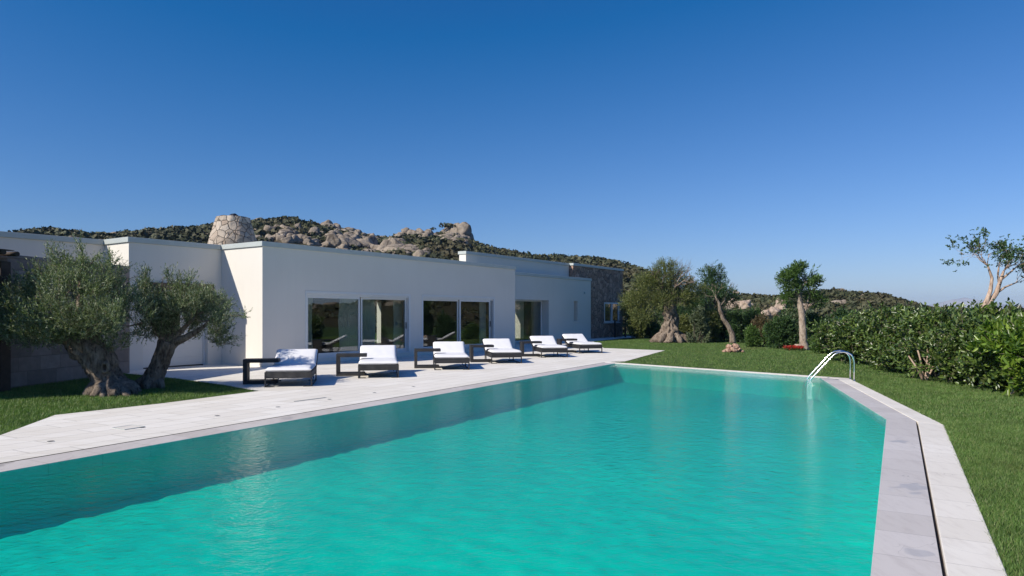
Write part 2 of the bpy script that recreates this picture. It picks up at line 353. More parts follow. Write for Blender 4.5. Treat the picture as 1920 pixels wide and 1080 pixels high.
# ------------------------------------------------------------------ ground, pool
def xy(*a): q = G(*a); return (q[0], q[1])
pd = Vector((math.cos(POOLDIR), math.sin(POOLDIR))); pq = Vector((pd.y, -pd.x))
def along(pt, s, t=0): return (pt[0]+pd.x*s+pq.x*t, pt[1]+pd.y*s+pq.y*t)
WL0 = xy(0,881); WL1 = xy(1153,681); WF = xy(1537,707.5); WC = xy(1662,785); WR = xy(1621,1080)
# keep both long sides exactly parallel
def proj(base, p): s = (Vector(p)-Vector(base)).dot(pd); return along(base, s)
WRn = along(WC, -22); WLn = along(WL1, -40)
def offset_poly(poly, d):              # outward offset, poly counter-clockwise
    n = len(poly); res = []
    for i in range(n):
        a, b, c = Vector(poly[i-1]), Vector(poly[i]), Vector(poly[(i+1)%n])
        e1 = (b-a).normalized(); e2 = (c-b).normalized()
        n1 = Vector((e1.y,-e1.x)); n2 = Vector((e2.y,-e2.x)); bis = (n1+n2).normalized()
        res.append(tuple(b+bis*(d[i] if hasattr(d,'__len__') else d)/max(.3, bis.dot(n1))))
    return res
pool = [WLn, WRn, WC, WF, WL1]         # counter-clockwise
grey_o = offset_poly(pool, .44)
def lineint(p, d, q, e):
    c = d[0]*e[1]-d[1]*e[0]; t = ((q[0]-p[0])*e[1]-(q[1]-p[1])*e[0])/c; return (p[0]+d[0]*t, p[1]+d[1]*t)
# far strip is narrower
def strip(a, b, c, d_, z0, z1, name, mat):
    return tag(MB().prism([a,b,c,d_], z0, z1).build(name, mat, None, .006, 1), kind='structure')
g_far = offset_poly(pool, .24)
def edge_off(p, q, d): e = (Vector(q)-Vector(p)).normalized(); n = Vector((e.y,-e.x))*d; return (p[0]+n.x, p[1]+n.y), (e.x, e.y)
def corner(i, d1, d2):                 # corner i of pool with edge offsets d1 (incoming), d2 (outgoing)
    a, e = edge_off(pool[i-1], pool[i], d1); b, f = edge_off(pool[i], pool[(i+1)%5], d2); return lineint(a, e, b, f)
def ring(ds):                          # offsets for the edges 0:near 1:right 2:diag 3:far 4:left
    return [corner(i, ds[i-1], ds[i]) for i in range(5)]
A0 = pool; A1 = ring([.44,.41,.40,.10,.47]); A1b = ring([.47,.438,.403,.103,.474]); A2 = ring([.8,.78,.70,.33,.48])
mb = MB()
for i in range(5):
    j = (i+1) % 5; mb.prism([A0[i],A0[j],A1[j],A1[i]], -.16, -.008)
tag(mb.build('pool_edge', M['coping_grey']), kind='structure')
mb = MB()
for i in (0,1,2,3):
    j = (i+1) % 5; mb.prism([A1b[i],A1b[j],A2[j],A2[i]], -.16, .0)
tag(mb.build('pool_coping', M['coping_white'], None, .006, 1), kind='structure')
mb = MB()
for i in range(5):
    j = (i+1) % 5; mb.add([(*A1[i],-.12),(*A1[j],-.12),(*A2[j],-.12),(*A2[i],-.12)], [(0,3,2,1)])
tag(mb.build('drain_channel', M['dark_metal']), kind='structure')
DP = -.62
mb = MB(); n = 5
gx, gy = 300, 380; gv = []                # floor waves shaped to mimic ripple refraction: wavy shadow edge, caustic-like shading
for j_ in range(gy+1):
    for i_ in range(gx+1):
        x_, y_ = -9+18.5*i_/gx, 1.5+23.5*j_/gy
        q_ = Vector((x_*2.6, y_*3.4, 0)); gv.append((x_, y_, DP+.020*noise.noise(q_)+.018*noise.noise(q_*2.3)))
mb.add(gv, [(j_*(gx+1)+i_, j_*(gx+1)+i_+1, (j_+1)*(gx+1)+i_+1, (j_+1)*(gx+1)+i_) for j_ in range(gy) for i_ in range(gx)], True)
mb.add([(-18,-14,DP-.05),(9.5,-14,DP-.05),(9.5,26,DP-.05),(-18,26,DP-.05)], [(0,1,2,3)])
for i in range(5):
    j = (i+1) % 5; mb.add([(*pool[i],DP),(*pool[j],DP),(*pool[j],-.16),(*pool[i],-.16)], [(0,1,2,3)])
tag(mb.build('pool_basin', M['basin']), kind='structure')
mb = MB(); wo = offset_poly(pool, -.002); mb.add([(*p,-.014) for p in wo], [tuple(range(5))])
tag(mb.build('water', M['water']), kind='structure')

import bmesh
def filled(name, outer, hole, z, mat):
    bm = bmesh.new(); es = []
    for loop in (outer, hole):
        vs = [bm.verts.new((p[0],p[1],z)) for p in loop]
        es += [bm.edges.new((vs[i], vs[(i+1)%len(vs)])) for i in range(len(vs))]
    bmesh.ops.triangle_fill(bm, edges=es, use_beauty=True, use_dissolve=False)
    bmesh.ops.recalc_face_normals(bm, faces=bm.faces)
    me = bpy.data.meshes.new(name); bm.to_mesh(me); bm.free()
    if me.polygons and me.polygons[0].normal.z < 0: me.flip_normals()
    return tag(link(name, me, mat), kind='structure')
filled('lawn', [(75*math.cos(a*2*math.pi/60), 75*math.sin(a*2*math.pi/60)) for a in range(60)], ring([.7,.7,.6,.28,.42]), -.02, M['lawn'])

# terrace
HO = Vector(G(492,688.4)[:2]); HA = math.atan2(1300, 890)
hu = Vector((math.cos(HA), math.sin(HA))); hn = Vector((hu.y,-hu.x))
def hw(u, y): q = HO+hu*u-hn*y; return (q.x, q.y)        # villa frame (y into the house) -> world
grassL = [xy(0,816), xy(103,778), xy(300,756.5), xy(484,733), xy(420,722), xy(330,709.5), xy(232,700)]
la = xy(0,816); lb = xy(103,778); ext = (la[0]+(la[0]-lb[0])*.5, la[1]+(la[1]-lb[1])*.5)
ter = [along(A1b[4], 0), A2[3+0] if False else A1b[4]]
ter = [A1b[0], A1b[4], xy(1172,677.5), xy(1247,657), xy(1132,652.5), xy(1112,640), xy(1170,634), xy(1230,631.5), hw(34.5,2.6), hw(34.5,4), hw(25,5), hw(10,5), hw(-2,5), xy(215,696)] + grassL[::-1][0:] 
ter = ter + [ext, along(ext, -15)]
ter[0] = along(A1b[4], -38)
bm = bmesh.new(); vs = [bm.verts.new((p[0],p[1],-.001)) for p in ter]; f = bm.faces.new(vs)
bmesh.ops.triangulate(bm, faces=[f]); bmesh.ops.recalc_face_normals(bm, faces=bm.faces)
me = bpy.data.meshes.new('terrace'); bm.to_mesh(me); bm.free()
if me.polygons[0].normal.z < 0: me.flip_normals()
tag(link('terrace', me, M['terrace']), kind='structure')

# flush fittings in the paving
first = None
for i, (px, py, lab) in enumerate([(95,828,'small round deck light nearest the left edge of the picture'),
      (266,802,'small round deck light beside the square skimmer lid'),
      (407,780,'small round deck light in the paving below the two olive trees'),
      (521,763.5,'small round deck light in front of the shaded first lounger'),
      (618,749,'small round deck light just past the thin slot in the paving'),
      (702,736.6,'small round deck light in front of the second lounger'),
      (775,725,'small round deck light in front of the third lounger')]):
    x, y = xy(px, py)
    if first is None:
        first = empty('deck_light', (x,y,0)); mr = MB().disc(0,0,.0,.006,.042).build('rim', M['chrome'], first); ml = MB().disc(0,0,.0065,.008,.03).build('lens', M['dark_metal'], first); o = first
    else:
        o = first.copy(); C.objects.link(o); o.location = (x,y,0)
        for ch in (mr, ml): c = ch.copy(); C.objects.link(c); c.parent = o
    tag(o, lab, 'deck light', 'round lights sunk in the terrace')
x, y = xy(241,801.5)
sk = empty('skimmer_lid', (x,y,0), POOLDIR, 'square pale lid with raised rim set into the white terrace', 'lid')
mb = MB(); mb.box(-.16,.16,-.16,-.145,0,.008).box(-.16,.16,.145,.16,0,.008).box(-.16,-.145,-.145,.145,0,.008).box(.145,.16,-.145,.145,0,.008).build('rim', M['fascia'], sk)
MB().box(-.143,.143,-.143,.143,0,.005).build('lid', M['coping_white'], sk)
p1, p2 = xy(552,753), xy(611,745.5)
d = Vector(p2)-Vector(p1)
sl = empty('slot_drain', (p1[0],p1[1],0), math.atan2(d.y,d.x), 'thin dark slot drain in the paving in front of the first loungers', 'drain')
MB().box(0,d.length,-.012,.012,0,.004).build('slot', M['dark_metal'], sl)
MB().box(0,d.length,.013,.02,0,.006).box(0,d.length,-.02,-.013,0,.006).build('rim', M['fascia'], sl)

# ------------------------------------------------------------------ villa
V = empty('villa', (HO.x,HO.y,0), HA, 'low white flat roofed villa with stone wing and glass sliding doors behind the loungers', 'house')
W = lambda: MB()
# main volume with two door openings
D1 = (1.67,6.85); D2 = (7.52,12.6); DT = 2.48; DB = .03
mb = W()
mb.box(0,D1[0],0,.3,0,3.84).box(D1[0],D1[1],0,.3,DT,3.84).box(D1[1],D2[0],0,.3,0,3.84).box(D2[0],D2[1],0,.3,DT,3.84).box(D2[1],14.3,0,.3,0,3.84)
mb.box(D1[0],D1[1],.01,.3,0,DB+.12).box(D2[0],D2[1],.01,.3,0,DB+.12)
mb.box(0,.3,.3,7,0,3.84).box(14.0,14.3,.3,7,0,3.84)
mb.box(.3,10.9,6.7,7,0,3.84).box(10.9,11.9,6.7,7,2.3,3.84).box(11.9,14,6.7,7,0,3.84)
mb.build('wall', M['plaster'], V)
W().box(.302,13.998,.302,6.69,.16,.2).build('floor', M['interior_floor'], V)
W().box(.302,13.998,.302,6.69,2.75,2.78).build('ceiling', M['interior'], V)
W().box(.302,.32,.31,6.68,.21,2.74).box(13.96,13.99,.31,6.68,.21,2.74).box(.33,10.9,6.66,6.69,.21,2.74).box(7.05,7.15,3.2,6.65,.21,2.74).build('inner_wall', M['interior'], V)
W().box(-.05,14.35,-.05,7.05,3.84,4.0).build('fascia', M['fascia'], V, .008, 1)
# left volumes
mb = W(); O0, O1 = -2.62, -.5
mb.box(-3.05,O0,2.2,9,0,3.835).box(O1,-.003,2.2,9,0,3.835).box(O0,O1,2.2,9,2.55,3.835).box(O0,O1,2.5,9,0,2.55)
mb.build('wall', M['plaster'], V)
W().box(-3.1,-.055,2.15,9,3.836,3.996).build('fascia', M['fascia'], V, .008, 1)
W().box(-16,-3.053,3.66,10,0,3.83).build('wall', M['plaster'], V)
W().box(-16,-3.105,3.61,10,3.831,3.991).build('fascia', M['fascia'], V, .008, 1)
dr = W().box(O0+.06,O1-.06,2.40,2.46,.04,2.40).build('boarded_door', M['shutter'], V)
W().box(O0+.002,O0+.06,2.36,2.48,.0,2.40).box(O1-.06,O1-.002,2.36,2.48,0,2.40).box(O0+.002,O1-.002,2.36,2.48,2.402,2.46).build('frame', M['frame'], dr)
W().box(O0+.062,O1-.062,2.37,2.395,.0,.035).build('threshold', M['dark_metal'], dr)
W().box(O0-.15,O1+.15,2.08,2.197,2.46,2.66).build('lintel', M['brown_wood'], V)
# low wing
mb = W(); wa, wb = 17.6, 22.3; sa, sb = 25.4, 25.9
mb.box(14.303,wa,2.95,9,0,3.88).box(wa,wb,2.95,9,2.5,3.88).box(wb,sa,2.95,3.8,0,3.88).box(sa,sb,2.95,3.8,0,1.24).box(sa,sb,2.95,3.8,2.51,3.88).box(sb,27.7,2.95,9,0,3.88).box(wa,wb,6,9,0,2.5)
mb.build('wall', M['plaster'], V)
W().box(14.355,27.75,2.90,9,3.881,4.05).build('fascia', M['fascia'], V, .008, 1)
wn = W().box(wa,wb,3.46,3.54,.02,.12).box(wa,wb,3.46,3.54,2.42,2.5).box(wb-.09,wb-.003,3.46,3.54,.12,2.42).build('patio_window', M['frame'], V)
W().box(wa,wb-.09,3.49,3.51,.12,2.42).build('glass_pane', M['glass'], wn)
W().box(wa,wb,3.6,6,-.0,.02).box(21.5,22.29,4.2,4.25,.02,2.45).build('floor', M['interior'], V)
sw = W().box(sa,sa+.03,3.3,3.36,1.24,2.51).box(sb-.03,sb,3.3,3.36,1.24,2.51).box(sa+.03,sb-.03,3.3,3.36,1.24,1.28).box(sa+.03,sb-.03,3.3,3.36,2.47,2.51).build('slit_window', M['frame'], V)
W().box(sa+.03,sb-.03,3.32,3.34,1.28,2.47).build('glass_pane', M['glass'], sw)
W().box(sa-.05,sb+.12,2.91,2.949,1.19,1.235).build('sill', M['frame'], sw)
ol = W().box(26.72,26.82,2.88,2.949,2.98,3.14).build('outdoor_sensor', M['fascia'], V, .01)
# high wing and stone wing
W().box(15,25.88,3.6,4.05,3.9,4.83).build('wall', M['plaster'], V)
W().box(14.95,25.84,3.55,4.10,4.831,4.99).build('fascia', M['fascia'], V, .008, 1)
mb = W(); za, zb = 1.08, 2.5; ua, ub = 30.35, 32.75
mb.box(25.9,ua,3.3,10,0,4.84).box(ub,33.4,3.3,10,0,4.84).box(ua,ub,3.3,10,0,za).box(ua,ub,3.3,10,zb,4.84).box(ua,ub,3.75,10,za,zb)
mb.build('stone_wall', M['rubble'], V)
W().box(25.85,33.46,3.24,10,4.841,5.0).build('fascia', M['fascia'], V, .008, 1)
sw = W().box(ua,ua+.1,3.28,3.4,za,zb).box(ub-.1,ub,3.28,3.4,za,zb).box(ua+.1,ub-.1,3.28,3.4,za,za+.1).box(ua+.1,ub-.1,3.28,3.4,zb-.1,zb).box(31.5,31.66,3.28,3.4,za+.1,zb-.1).build('window', M['frame'], V)
W().box(ua+.1,31.5,3.34,3.36,za+.1,zb-.1).build('glass_pane', M['glass'], sw); W().box(31.66,ub-.1,3.34,3.36,za+.1,zb-.1).build('glass_pane', M['glass'], sw)
W().box(ua-.08,ub+.08,3.2,3.299,za-.07,za-.002).build('sill', M['frame'], sw)
# sliding doors
def sliding(u0, u1, gl, left_out):
    f = W().box(u0+.002,u0+.09,-.012,.2,.152,DT-.002).box(u1-.09,u1-.002,-.012,.2,.152,DT-.002).box(u0+.09,u1-.09,-.012,.2,DT-.10,DT-.002).box(u0+.09,u1-.09,-.012,.2,.152,.2).build('sliding_door', M['frame'], V, .004, 1)
    W().box(u0+.09,u1-.09,.03,.2,DT-.17,DT-.102).build('header_rail', M['frame'], f)
    for k, (a, b) in enumerate(gl):
        yy = .05 if (k == 0) == left_out else .12
        fw = .07
        l = W().box(a-fw,a,yy,yy+.055,.2,DT-.172).box(b,b+fw,yy,yy+.055,.2,DT-.172).box(a,b,yy,yy+.055,.2,.33).box(a,b,yy,yy+.055,2.235,DT-.172).build('leaf_frame', M['frame'], f, .004, 1)
        W().box(a,b,yy+.02,yy+.036,.33,2.235).build('glass_pane', M['glass'], f)
    a, b = gl[-1]
    W().box(b+.02,b+.05,.10 if left_out else .02,.118 if left_out else .048,1.1,1.35).build('handle', M['dark_metal'], f)
sliding(D1[0], D1[1], [(1.84,4.13),(4.39,6.68)], True)
sliding(D2[0], D2[1], [(7.70,9.98),(10.13,12.25)], False)
# chimney
def lathe(prof, seg, cx, cy, jit=0, seed=0):
    m = MB(); vs = []
    for (r, z) in prof:
        for k in range(seg):
            a = 2*math.pi*k/seg; rr = r*(1+jit*noise.noise(Vector((math.cos(a)*3+seed, math.sin(a)*3, z*3))))
            vs.append((cx+rr*math.cos(a), cy+rr*math.sin(a), z))
    n = len(prof)
    m.add(vs, [(i*seg+k, i*seg+(k+1)%seg, (i+1)*seg+(k+1)%seg, (i+1)*seg+k) for i in range(n-1) for k in range(seg)]+[tuple((n-1)*seg+k for k in range(seg))], False)
    return m
cw = P(437,440,26.5); rel = Vector((cw.x,cw.y))-HO; cu, cy_ = rel.dot(hu), -rel.dot(hn)
prof = [(1.02-.42*t+.0*t, 3.9+1.47*t) for t in [i/14 for i in range(15)]]+[(.50,5.38),(.46,5.30)]
ch = lathe(prof, 44, cu, cy_, .07).build('chimney', M['chimney'], V)
mb = W()
mb.add([(cu-.25,cy_-.25,5.30),(cu+.32,cy_-.25,5.30),(cu+.32,cy_+.25,5.30),(cu-.25,cy_+.25,5.30),(cu-.02,cy_-.1,5.52),(cu+.04,cy_-.1,5.52),(cu+.04,cy_+.1,5.52),(cu-.02,cy_+.1,5.52)],
       [(0,3,2,1),(4,5,6,7),(0,1,5,4),(1,2,6,5),(2,3,7,6),(3,0,4,7)])
mb.box(cu-.46,cu-.2,cy_-.1,cy_+.1,5.36,5.41).build('cap', M['dark_metal'], ch)

# curtains behind the glass
def curtain(u, wtop, wmid, y, label):
    vs = []; nz_, nx = 24, 40
    for i in range(nz_+1):
        z = .22+2.4*i/nz_; t = i/nz_
        wd = wmid+(wtop-wmid)*abs(math.cos(t*math.pi))**1.4*(1 if t > .42 else .8)
        for k in range(nx+1):
            s = k/nx-.5; vs.append((u+s*wd, y+.05*math.sin(k*1.55)*(.6+.4*wd), z))
    m = MB().add(vs, [(i*(nx+1)+k, i*(nx+1)+k+1, (i+1)*(nx+1)+k+1, (i+1)*(nx+1)+k) for i in range(nz_) for k in range(nx)], True)
    o = m.build('curtain', M['curtain']); o.location = (HO.x,HO.y,0); o.rotation_euler = (0,0,HA)
    return tag(o, label, 'curtain', 'curtains behind the sliding doors')
curtain(2.35,.26,.14,.6,'narrow pale curtain gathered at the left end of the leftmost glass door')
curtain(4.15,.8,1.0,.6,'wide pale curtain behind the right side of the leftmost glass leaf')
curtain(5.1,.7,.85,.62,'wide pale curtain behind the left side of the second glass leaf')
curtain(6.75,.55,.45,.6,'pale curtain at the right end of the second glass leaf')
curtain(12.45,.5,.45,.6,'pale curtain at the right end of the fourth glass leaf')
curtain(7.55,.34,.25,.6,'pale curtain at the left end of the third glass leaf')

# ------------------------------------------------------------------ stone wall, pergola, gate on the edges
a, b = Vector(xy(-260,850)), Vector(G(243,699)[:2])
a = b+(Vector(xy(0,729))-b).normalized()*7.5
d = b-a; ang = math.atan2(d.y,d.x)
sw = empty('stone_wall', (a.x,a.y,0), ang, 'tall wall of grey brown stone blocks behind the leaning olive tree', 'wall')
MB().box(0,d.length,0,.42,-.1,2.98).build('masonry', M['ashlar'], sw)
MB().box(-.02,d.length+.02,-.02,.44,2.981,3.06).build('cap_course', M['ashlar'], sw, .01, 1)
pg = empty('pergola', tuple(P(-4,700,15.2).xy)+(0,), ang, 'dark timber pergola post with log rafters at the left edge', 'pergola')
MB().box(-.13,.13,-.2,.06,0,2.84).build('post', M['dark_wood'], pg, .01)
MB().box(-3,.13,-.12,-.02,2.84,2.93).build('beam', M['brown_wood'], pg, .01)
rnd = random.Random(4)
for k in range(7):
    y0 = -.1-.28*k*.0; xx = -k*.34
    MB().tube([(xx-.02,-.5,3.0+.01*k),(xx+.12+.04*rnd.random(),.12,3.02+.03*rnd.random())], [.055,.045], 8).build('rafter', M['dark_wood'], pg)
MB().box(-3,-.1,-.5,.0,3.06,3.075).build('reed_cover', M['dark_wood'], pg)
p1, p2 = Vector(xy(1153,632.5)), Vector(xy(1206,630.5)); d = p2-p1
fe = empty('metal_fence', (p1.x,p1.y,0), math.atan2(d.y,d.x), 'low black metal gate and railing beside the stone wing', 'fence')
for k in (0,.36,.68,1): MB().box(d.length*k-.05,d.length*k+.05,-.05,.05,0,1.25).build('post', M['dark_metal'], fe, .006,1)
mb = MB()
for k in range(int(d.length/.11)): mb.box(k*.11+.08,k*.11+.10,-.01,.01,.1,1.15)
mb.box(0,d.length,-.02,.02,1.15,1.2).box(0,d.length,-.02,.02,.06,.1).build('railing', M['dark_metal'], fe)

# ------------------------------------------------------------------ loungers and side tables
LW = 1.06
def rounded(x0,x1,y0,y1,z0,z1,name,mat,par,b=.035): return MB().box(x0,x1,y0,y1,z0,z1).build(name, mat, par, b, 4)
def make_lounger():
    r = empty('sun_lounger'); hw_ = LW/2
    fr = MB().box(-hw_,hw_,0,.03,.20,.345).box(-hw_,-hw_+.03,.03,1.5,.20,.345).box(hw_-.03,hw_,.03,1.5,.20,.345).box(-hw_,hw_,1.5,1.53,.20,.345).box(-hw_+.03,hw_-.03,.03,1.5,.29,.32)
    fr.build('frame', M['rattan'], r, .006, 1)
    for (sx, y) in ((-1,.0),(1,.0),(-1,1.46),(1,1.46)):
        m = MB(); x0 = sx*hw_; xi = x0-sx*.03
        m.box(min(x0,xi),max(x0,xi),y+.003,y+.06,.0,.199)
        xj = x0-sx*.20; m.box(min(xi,xj),max(xi,xj),y+.003,y+.06,0,.02)
        m.build('leg', M['dark_metal'], r, .003, 1)
    for q_ in (-hw_+.005, hw_-.025): MB().box(q_,q_+.02,.062,1.458,.0,.02).build('runner', M['dark_metal'], r)
    def cush(name, x0,x1,y0,y1,z0,z1, tf=None, par=None):
        nx, ny = 26, 30; vs = []; fs = []
        for s in (1,0):
            for j in range(ny+1):
                for i in range(nx+1):
                    a_ = i/nx*2-1; b_ = j/ny*2-1
                    e = (1-abs(a_)**14)*(1-abs(b_)**14); e = max(0,e)**.35
                    x = (x0+x1)/2+a_*(x1-x0)/2; y = (y0+y1)/2+b_*(y1-y0)/2
                    zm = (z0+z1)/2; th = (z1-z0)/2
                    dome = .012*(1-a_*a_)*(1-b_*b_)+.004*noise.noise(Vector((x*5,y*5,1)))
                    z = zm+(th*e+dome)*(1 if s else -1)
                    p = Vector((x,y,z)); vs.append(tf(p) if tf else p)
        n1 = (nx+1)*(ny+1)
        for j in range(ny):
            for i in range(nx):
                q = j*(nx+1)+i; fs.append((q,q+1,q+nx+2,q+nx+1)); fs.append((n1+q,n1+q+nx+1,n1+q+nx+2,n1+q+1))
        return MB().add(vs, fs, True).build(name, M['cushion'], par or r)
    cush('seat_cushion', -hw_+.01,hw_-.01,-.01,1.46,.335,.445)
    th = R(27); cx = math.cos(th); sx_ = math.sin(th)
    def tilt(p): q = p-Vector((0,1.46,.345)); return Vector((q.x, 1.46+q.y*cx-q.z*sx_, .345+q.y*sx_+q.z*cx))
    b = MB()
    b.box(-hw_,hw_,1.46,2.26,.295,.335); b.v = [tuple(tilt(Vector(v))) for v in b.v]; b.build('backrest', M['rattan'], r, .006, 1)
    cush('back_cushion', -hw_+.015,hw_-.015,1.47,2.24,.34,.45, tilt)
    for s in (-1,1):
        MB().tube([tuple(tilt(Vector((s*(hw_-.1),2.0,.29)))),(s*(hw_-.1),1.75,.03)], .012, 6).build('support_strut', M['dark_metal'], r)
    return r
def make_table():
    r = empty('side_table'); w_, d_, h_, t = .82,.42,.60,.085
    MB().box(0,w_,0,d_,h_-t,h_).build('table_top', M['rattan'], r, .008, 1)
    MB().box(0,t+.01,0,d_,t+.001,h_-t-.001).build('side_panel', M['rattan'], r, .006, 1)
    MB().box(0,w_-.05,0,d_,.0,t).build('base', M['rattan'], r, .008, 1)
    return r
L0 = make_lounger(); T0 = make_table()
LL = [((496,726.5),(584.5,724.2),'white cushioned lounger dappled by tree shade, nearest the olive trees','dark woven side table left of the tree shaded lounger'),
      ((670,709.7),(749,708),'second white cushioned lounger from the olive trees, fully sunlit','dark woven side table between the first and second lounger'),
      ((814,694),(881,693.3),'third white lounger, in front of the pier between the sliding doors','dark woven side table between the second and third lounger'),
      ((920.5,682),(979.6,681),'fourth white lounger, in front of the right end of the sliding doors','dark woven side table between the third and fourth lounger'),
      ((1014.6,670.7),(1065,669.9),'fifth white lounger, next to last of the row by the recessed window','dark woven side table between the fourth and fifth lounger'),
      ((1085.7,663),(1130.6,661.7),'farthest white lounger at the lawn end of the row','dark woven side table between the two farthest loungers')]
tabpx = [(451,720),(629,703),(769,690.5),(878.5,678),(968,666.5),(1041,659.5)]
for i, (a, b, lab, tl) in enumerate(LL):
    A = Vector(xy(*a)); B = Vector(xy(*b)); dd = B-A; an = math.atan2(dd.y, dd.x)
    an = (an+.11)/2+.02
    if i == 0: o = L0
    else:
        o = L0.copy(); C.objects.link(o)
        for ch in list(L0.children): c = ch.copy(); C.objects.link(c); c.parent = o
    mid = (A+B)/2; o.location = (mid.x,mid.y,0); o.rotation_euler = (0,0,an)
    tag(o, lab, 'sun lounger', 'white loungers in a row on the terrace')
    if i == 0: t = T0
    else:
        t = T0.copy(); C.objects.link(t)
        for ch in list(T0.children): c = ch.copy(); C.objects.link(c); c.parent = t
    ca, sa_ = math.cos(an), math.sin(an)
    off = Vector((-LW/2-.60,.78)); q = mid+Vector((off.x*ca-off.y*sa_, off.x*sa_+off.y*ca))
    t.location = (q.x,q.y,0); t.rotation_euler = (0,0,an)
    tag(t, tl, 'side table', 'dark loop side tables slid over the loungers')

# ------------------------------------------------------------------ pool ladder
ld = empty('pool_ladder', (8.70,17.72,0), 0, 'polished steel pool ladder with two arched handrails at the far right corner', 'ladder')
dg = (Vector(WC)-Vector(WF)).normalized(); out = Vector((-dg.y, dg.x)); out = out if out.x > 0 else -out
for s in (-.27,.27):
    base = Vector((s*dg.x, s*dg.y)); pts = []
    prof = [(0,-.1),(0,.3),(.0,.48),(-.02,.58),(-.07,.66),(-.15,.715),(-.26,.735),(-.37,.715),(-.46,.66),(-.55,.57),(-.80,.28),(-1.0,.04),(-1.10,-.12),(-1.14,-.25),(-1.15,-.56)]
    for (o_, z) in prof: pts.append((base.x+out.x*o_, base.y+out.y*o_, z))
    MB().tube(pts, .021, 14).build('handrail', M['chrome'], ld)
    MB().disc(base.x,base.y,-.02,.004,.05).build('mounting_flange', M['chrome'], ld)
for z in (-.2,-.42):
    c0 = out*(-1.14); MB().box(-.27,.27,-.04,.04,z-.012,z+.012).build('step', M['chrome'], ld)
    st_ = ld.children[-1]; st_.location = (c0.x,c0.y,0); st_.rotation_euler = (0,0,math.atan2(dg.y,dg.x))

# ------------------------------------------------------------------ foliage tools
def unit(a): return a/np.maximum(1e-9, np.linalg.norm(a, axis=-1, keepdims=True))
def leaf_mesh(name, o, d, Mn, tl, L, Wd, rg, fold=.25, spread=.75, hexa=False, lj=.35):
    n = len(o); t = (np.arange(Mn)+.6)/Mn
    t = np.broadcast_to(t, (n,Mn))+rg.normal(0,.03,(n,Mn))
    tl = np.broadcast_to(np.asarray(tl).reshape(-1,1), (n,1)) if np.ndim(tl) else tl
    base = o[:,None,:]+d[:,None,:]*(t*tl)[...,None]
    base = base.reshape(-1,3); dd = np.repeat(d, Mn, axis=0); K = len(base)
    pr = unit(np.cross(dd, rg.normal(size=(K,3))))
    sp = rg.uniform(.5,1.25,(K,1))*spread
    l = unit(dd+pr*sp+rg.normal(0,.12,(K,3))); wv = unit(np.cross(l, rg.normal(size=(K,3))*[1,1,.6]+np.array([0,0,.0])))
    wv = unit(np.cross(l, np.cross(np.array([0,0,1.])+rg.normal(0,.75,(K,3)), l)+0)); wv = unit(np.cross(wv, l))
    nr = np.cross(wv, l); LL_ = L*rg.uniform(1-lj,1+lj,(K,1)); WW = Wd*rg.uniform(.8,1.2,(K,1))
    if hexa:
        a = base+l*LL_*.33; b = base+l*LL_*.70
        vs = np.stack([base, a+wv*WW*.5+nr*WW*fold, b+wv*WW*.42+nr*WW*fold*.6, base+l*LL_-nr*LL_*.08, b-wv*WW*.42+nr*WW*fold*.6, a-wv*WW*.5+nr*WW*fold], 1)
        idx = np.arange(K)[:,None]*6; f = np.concatenate([idx+np.array([0,1,2,3]), idx+np.array([0,3,4,5])])
        return npmesh(name, vs.reshape(-1,3), f)
    m_ = base+l*LL_*.5
    vs = np.stack([base, m_+wv*WW*.5+nr*WW*fold, base+l*LL_, m_-wv*WW*.5+nr*WW*fold], 1)
    f = np.arange(K*4).reshape(-1,4)
    return npmesh(name, vs.reshape(-1,3), f)
def lobe_points(lobes, n, rg, gap=.0, gs=1.3, zmin=.05, inner=.45):
    lo = np.array(lobes, float); vol = (lo[:,3]*lo[:,4]*lo[:,5])**.75; pr = vol/vol.sum()
    O = []; D = []
    idx = rg.choice(len(lo), size=n*3, p=pr); dv = unit(rg.normal(size=(n*3,3))); rr = inner+(1-inner)*rg.random(n*3)**.7
    seed = rg.uniform(0,50)
    for i, q, r in zip(idx, dv, rr):
        c = lo[i]; k = 1+.28*noise.noise(Vector((q[0]*2+seed+i*3, q[1]*2, q[2]*2)))
        p = (c[0]+c[3]*q[0]*r*k, c[1]+c[4]*q[1]*r*k, c[2]+c[5]*q[2]*r*k)
        if p[2] < zmin: continue
        if gap and noise.noise(Vector((p[0]*gs+seed, p[1]*gs, p[2]*gs))) < -gap: continue
        O.append(p); D.append(q)
        if len(O) >= n: break
    return np.array(O), np.array(D)
def stems_mesh(mb, o, d, L, r):
    for p, q in zip(o, d):
        p = Vector(p); q = Vector(q); mb.tube([p-q*L*.3, p+q*L], [r, r*.4], 3, cap=False)
def limbs(mb, start, targets, r0, r1, rg, bend=.25, seg=7, rough=.12):
    for t in targets:
        s = Vector(start); t = Vector(t); m = (s+t)/2+Vector(rg.normal(0,bend,3))*(t-s).length*.5; pts = []
        for i in range(7):
            k = i/6; pts.append(s*(1-k)**2+m*2*k*(1-k)+t*k*k)
        mb.tube(pts, [r0+(r1-r0)*(i/6)**.8 for i in range(7)], seg, rough=rough)
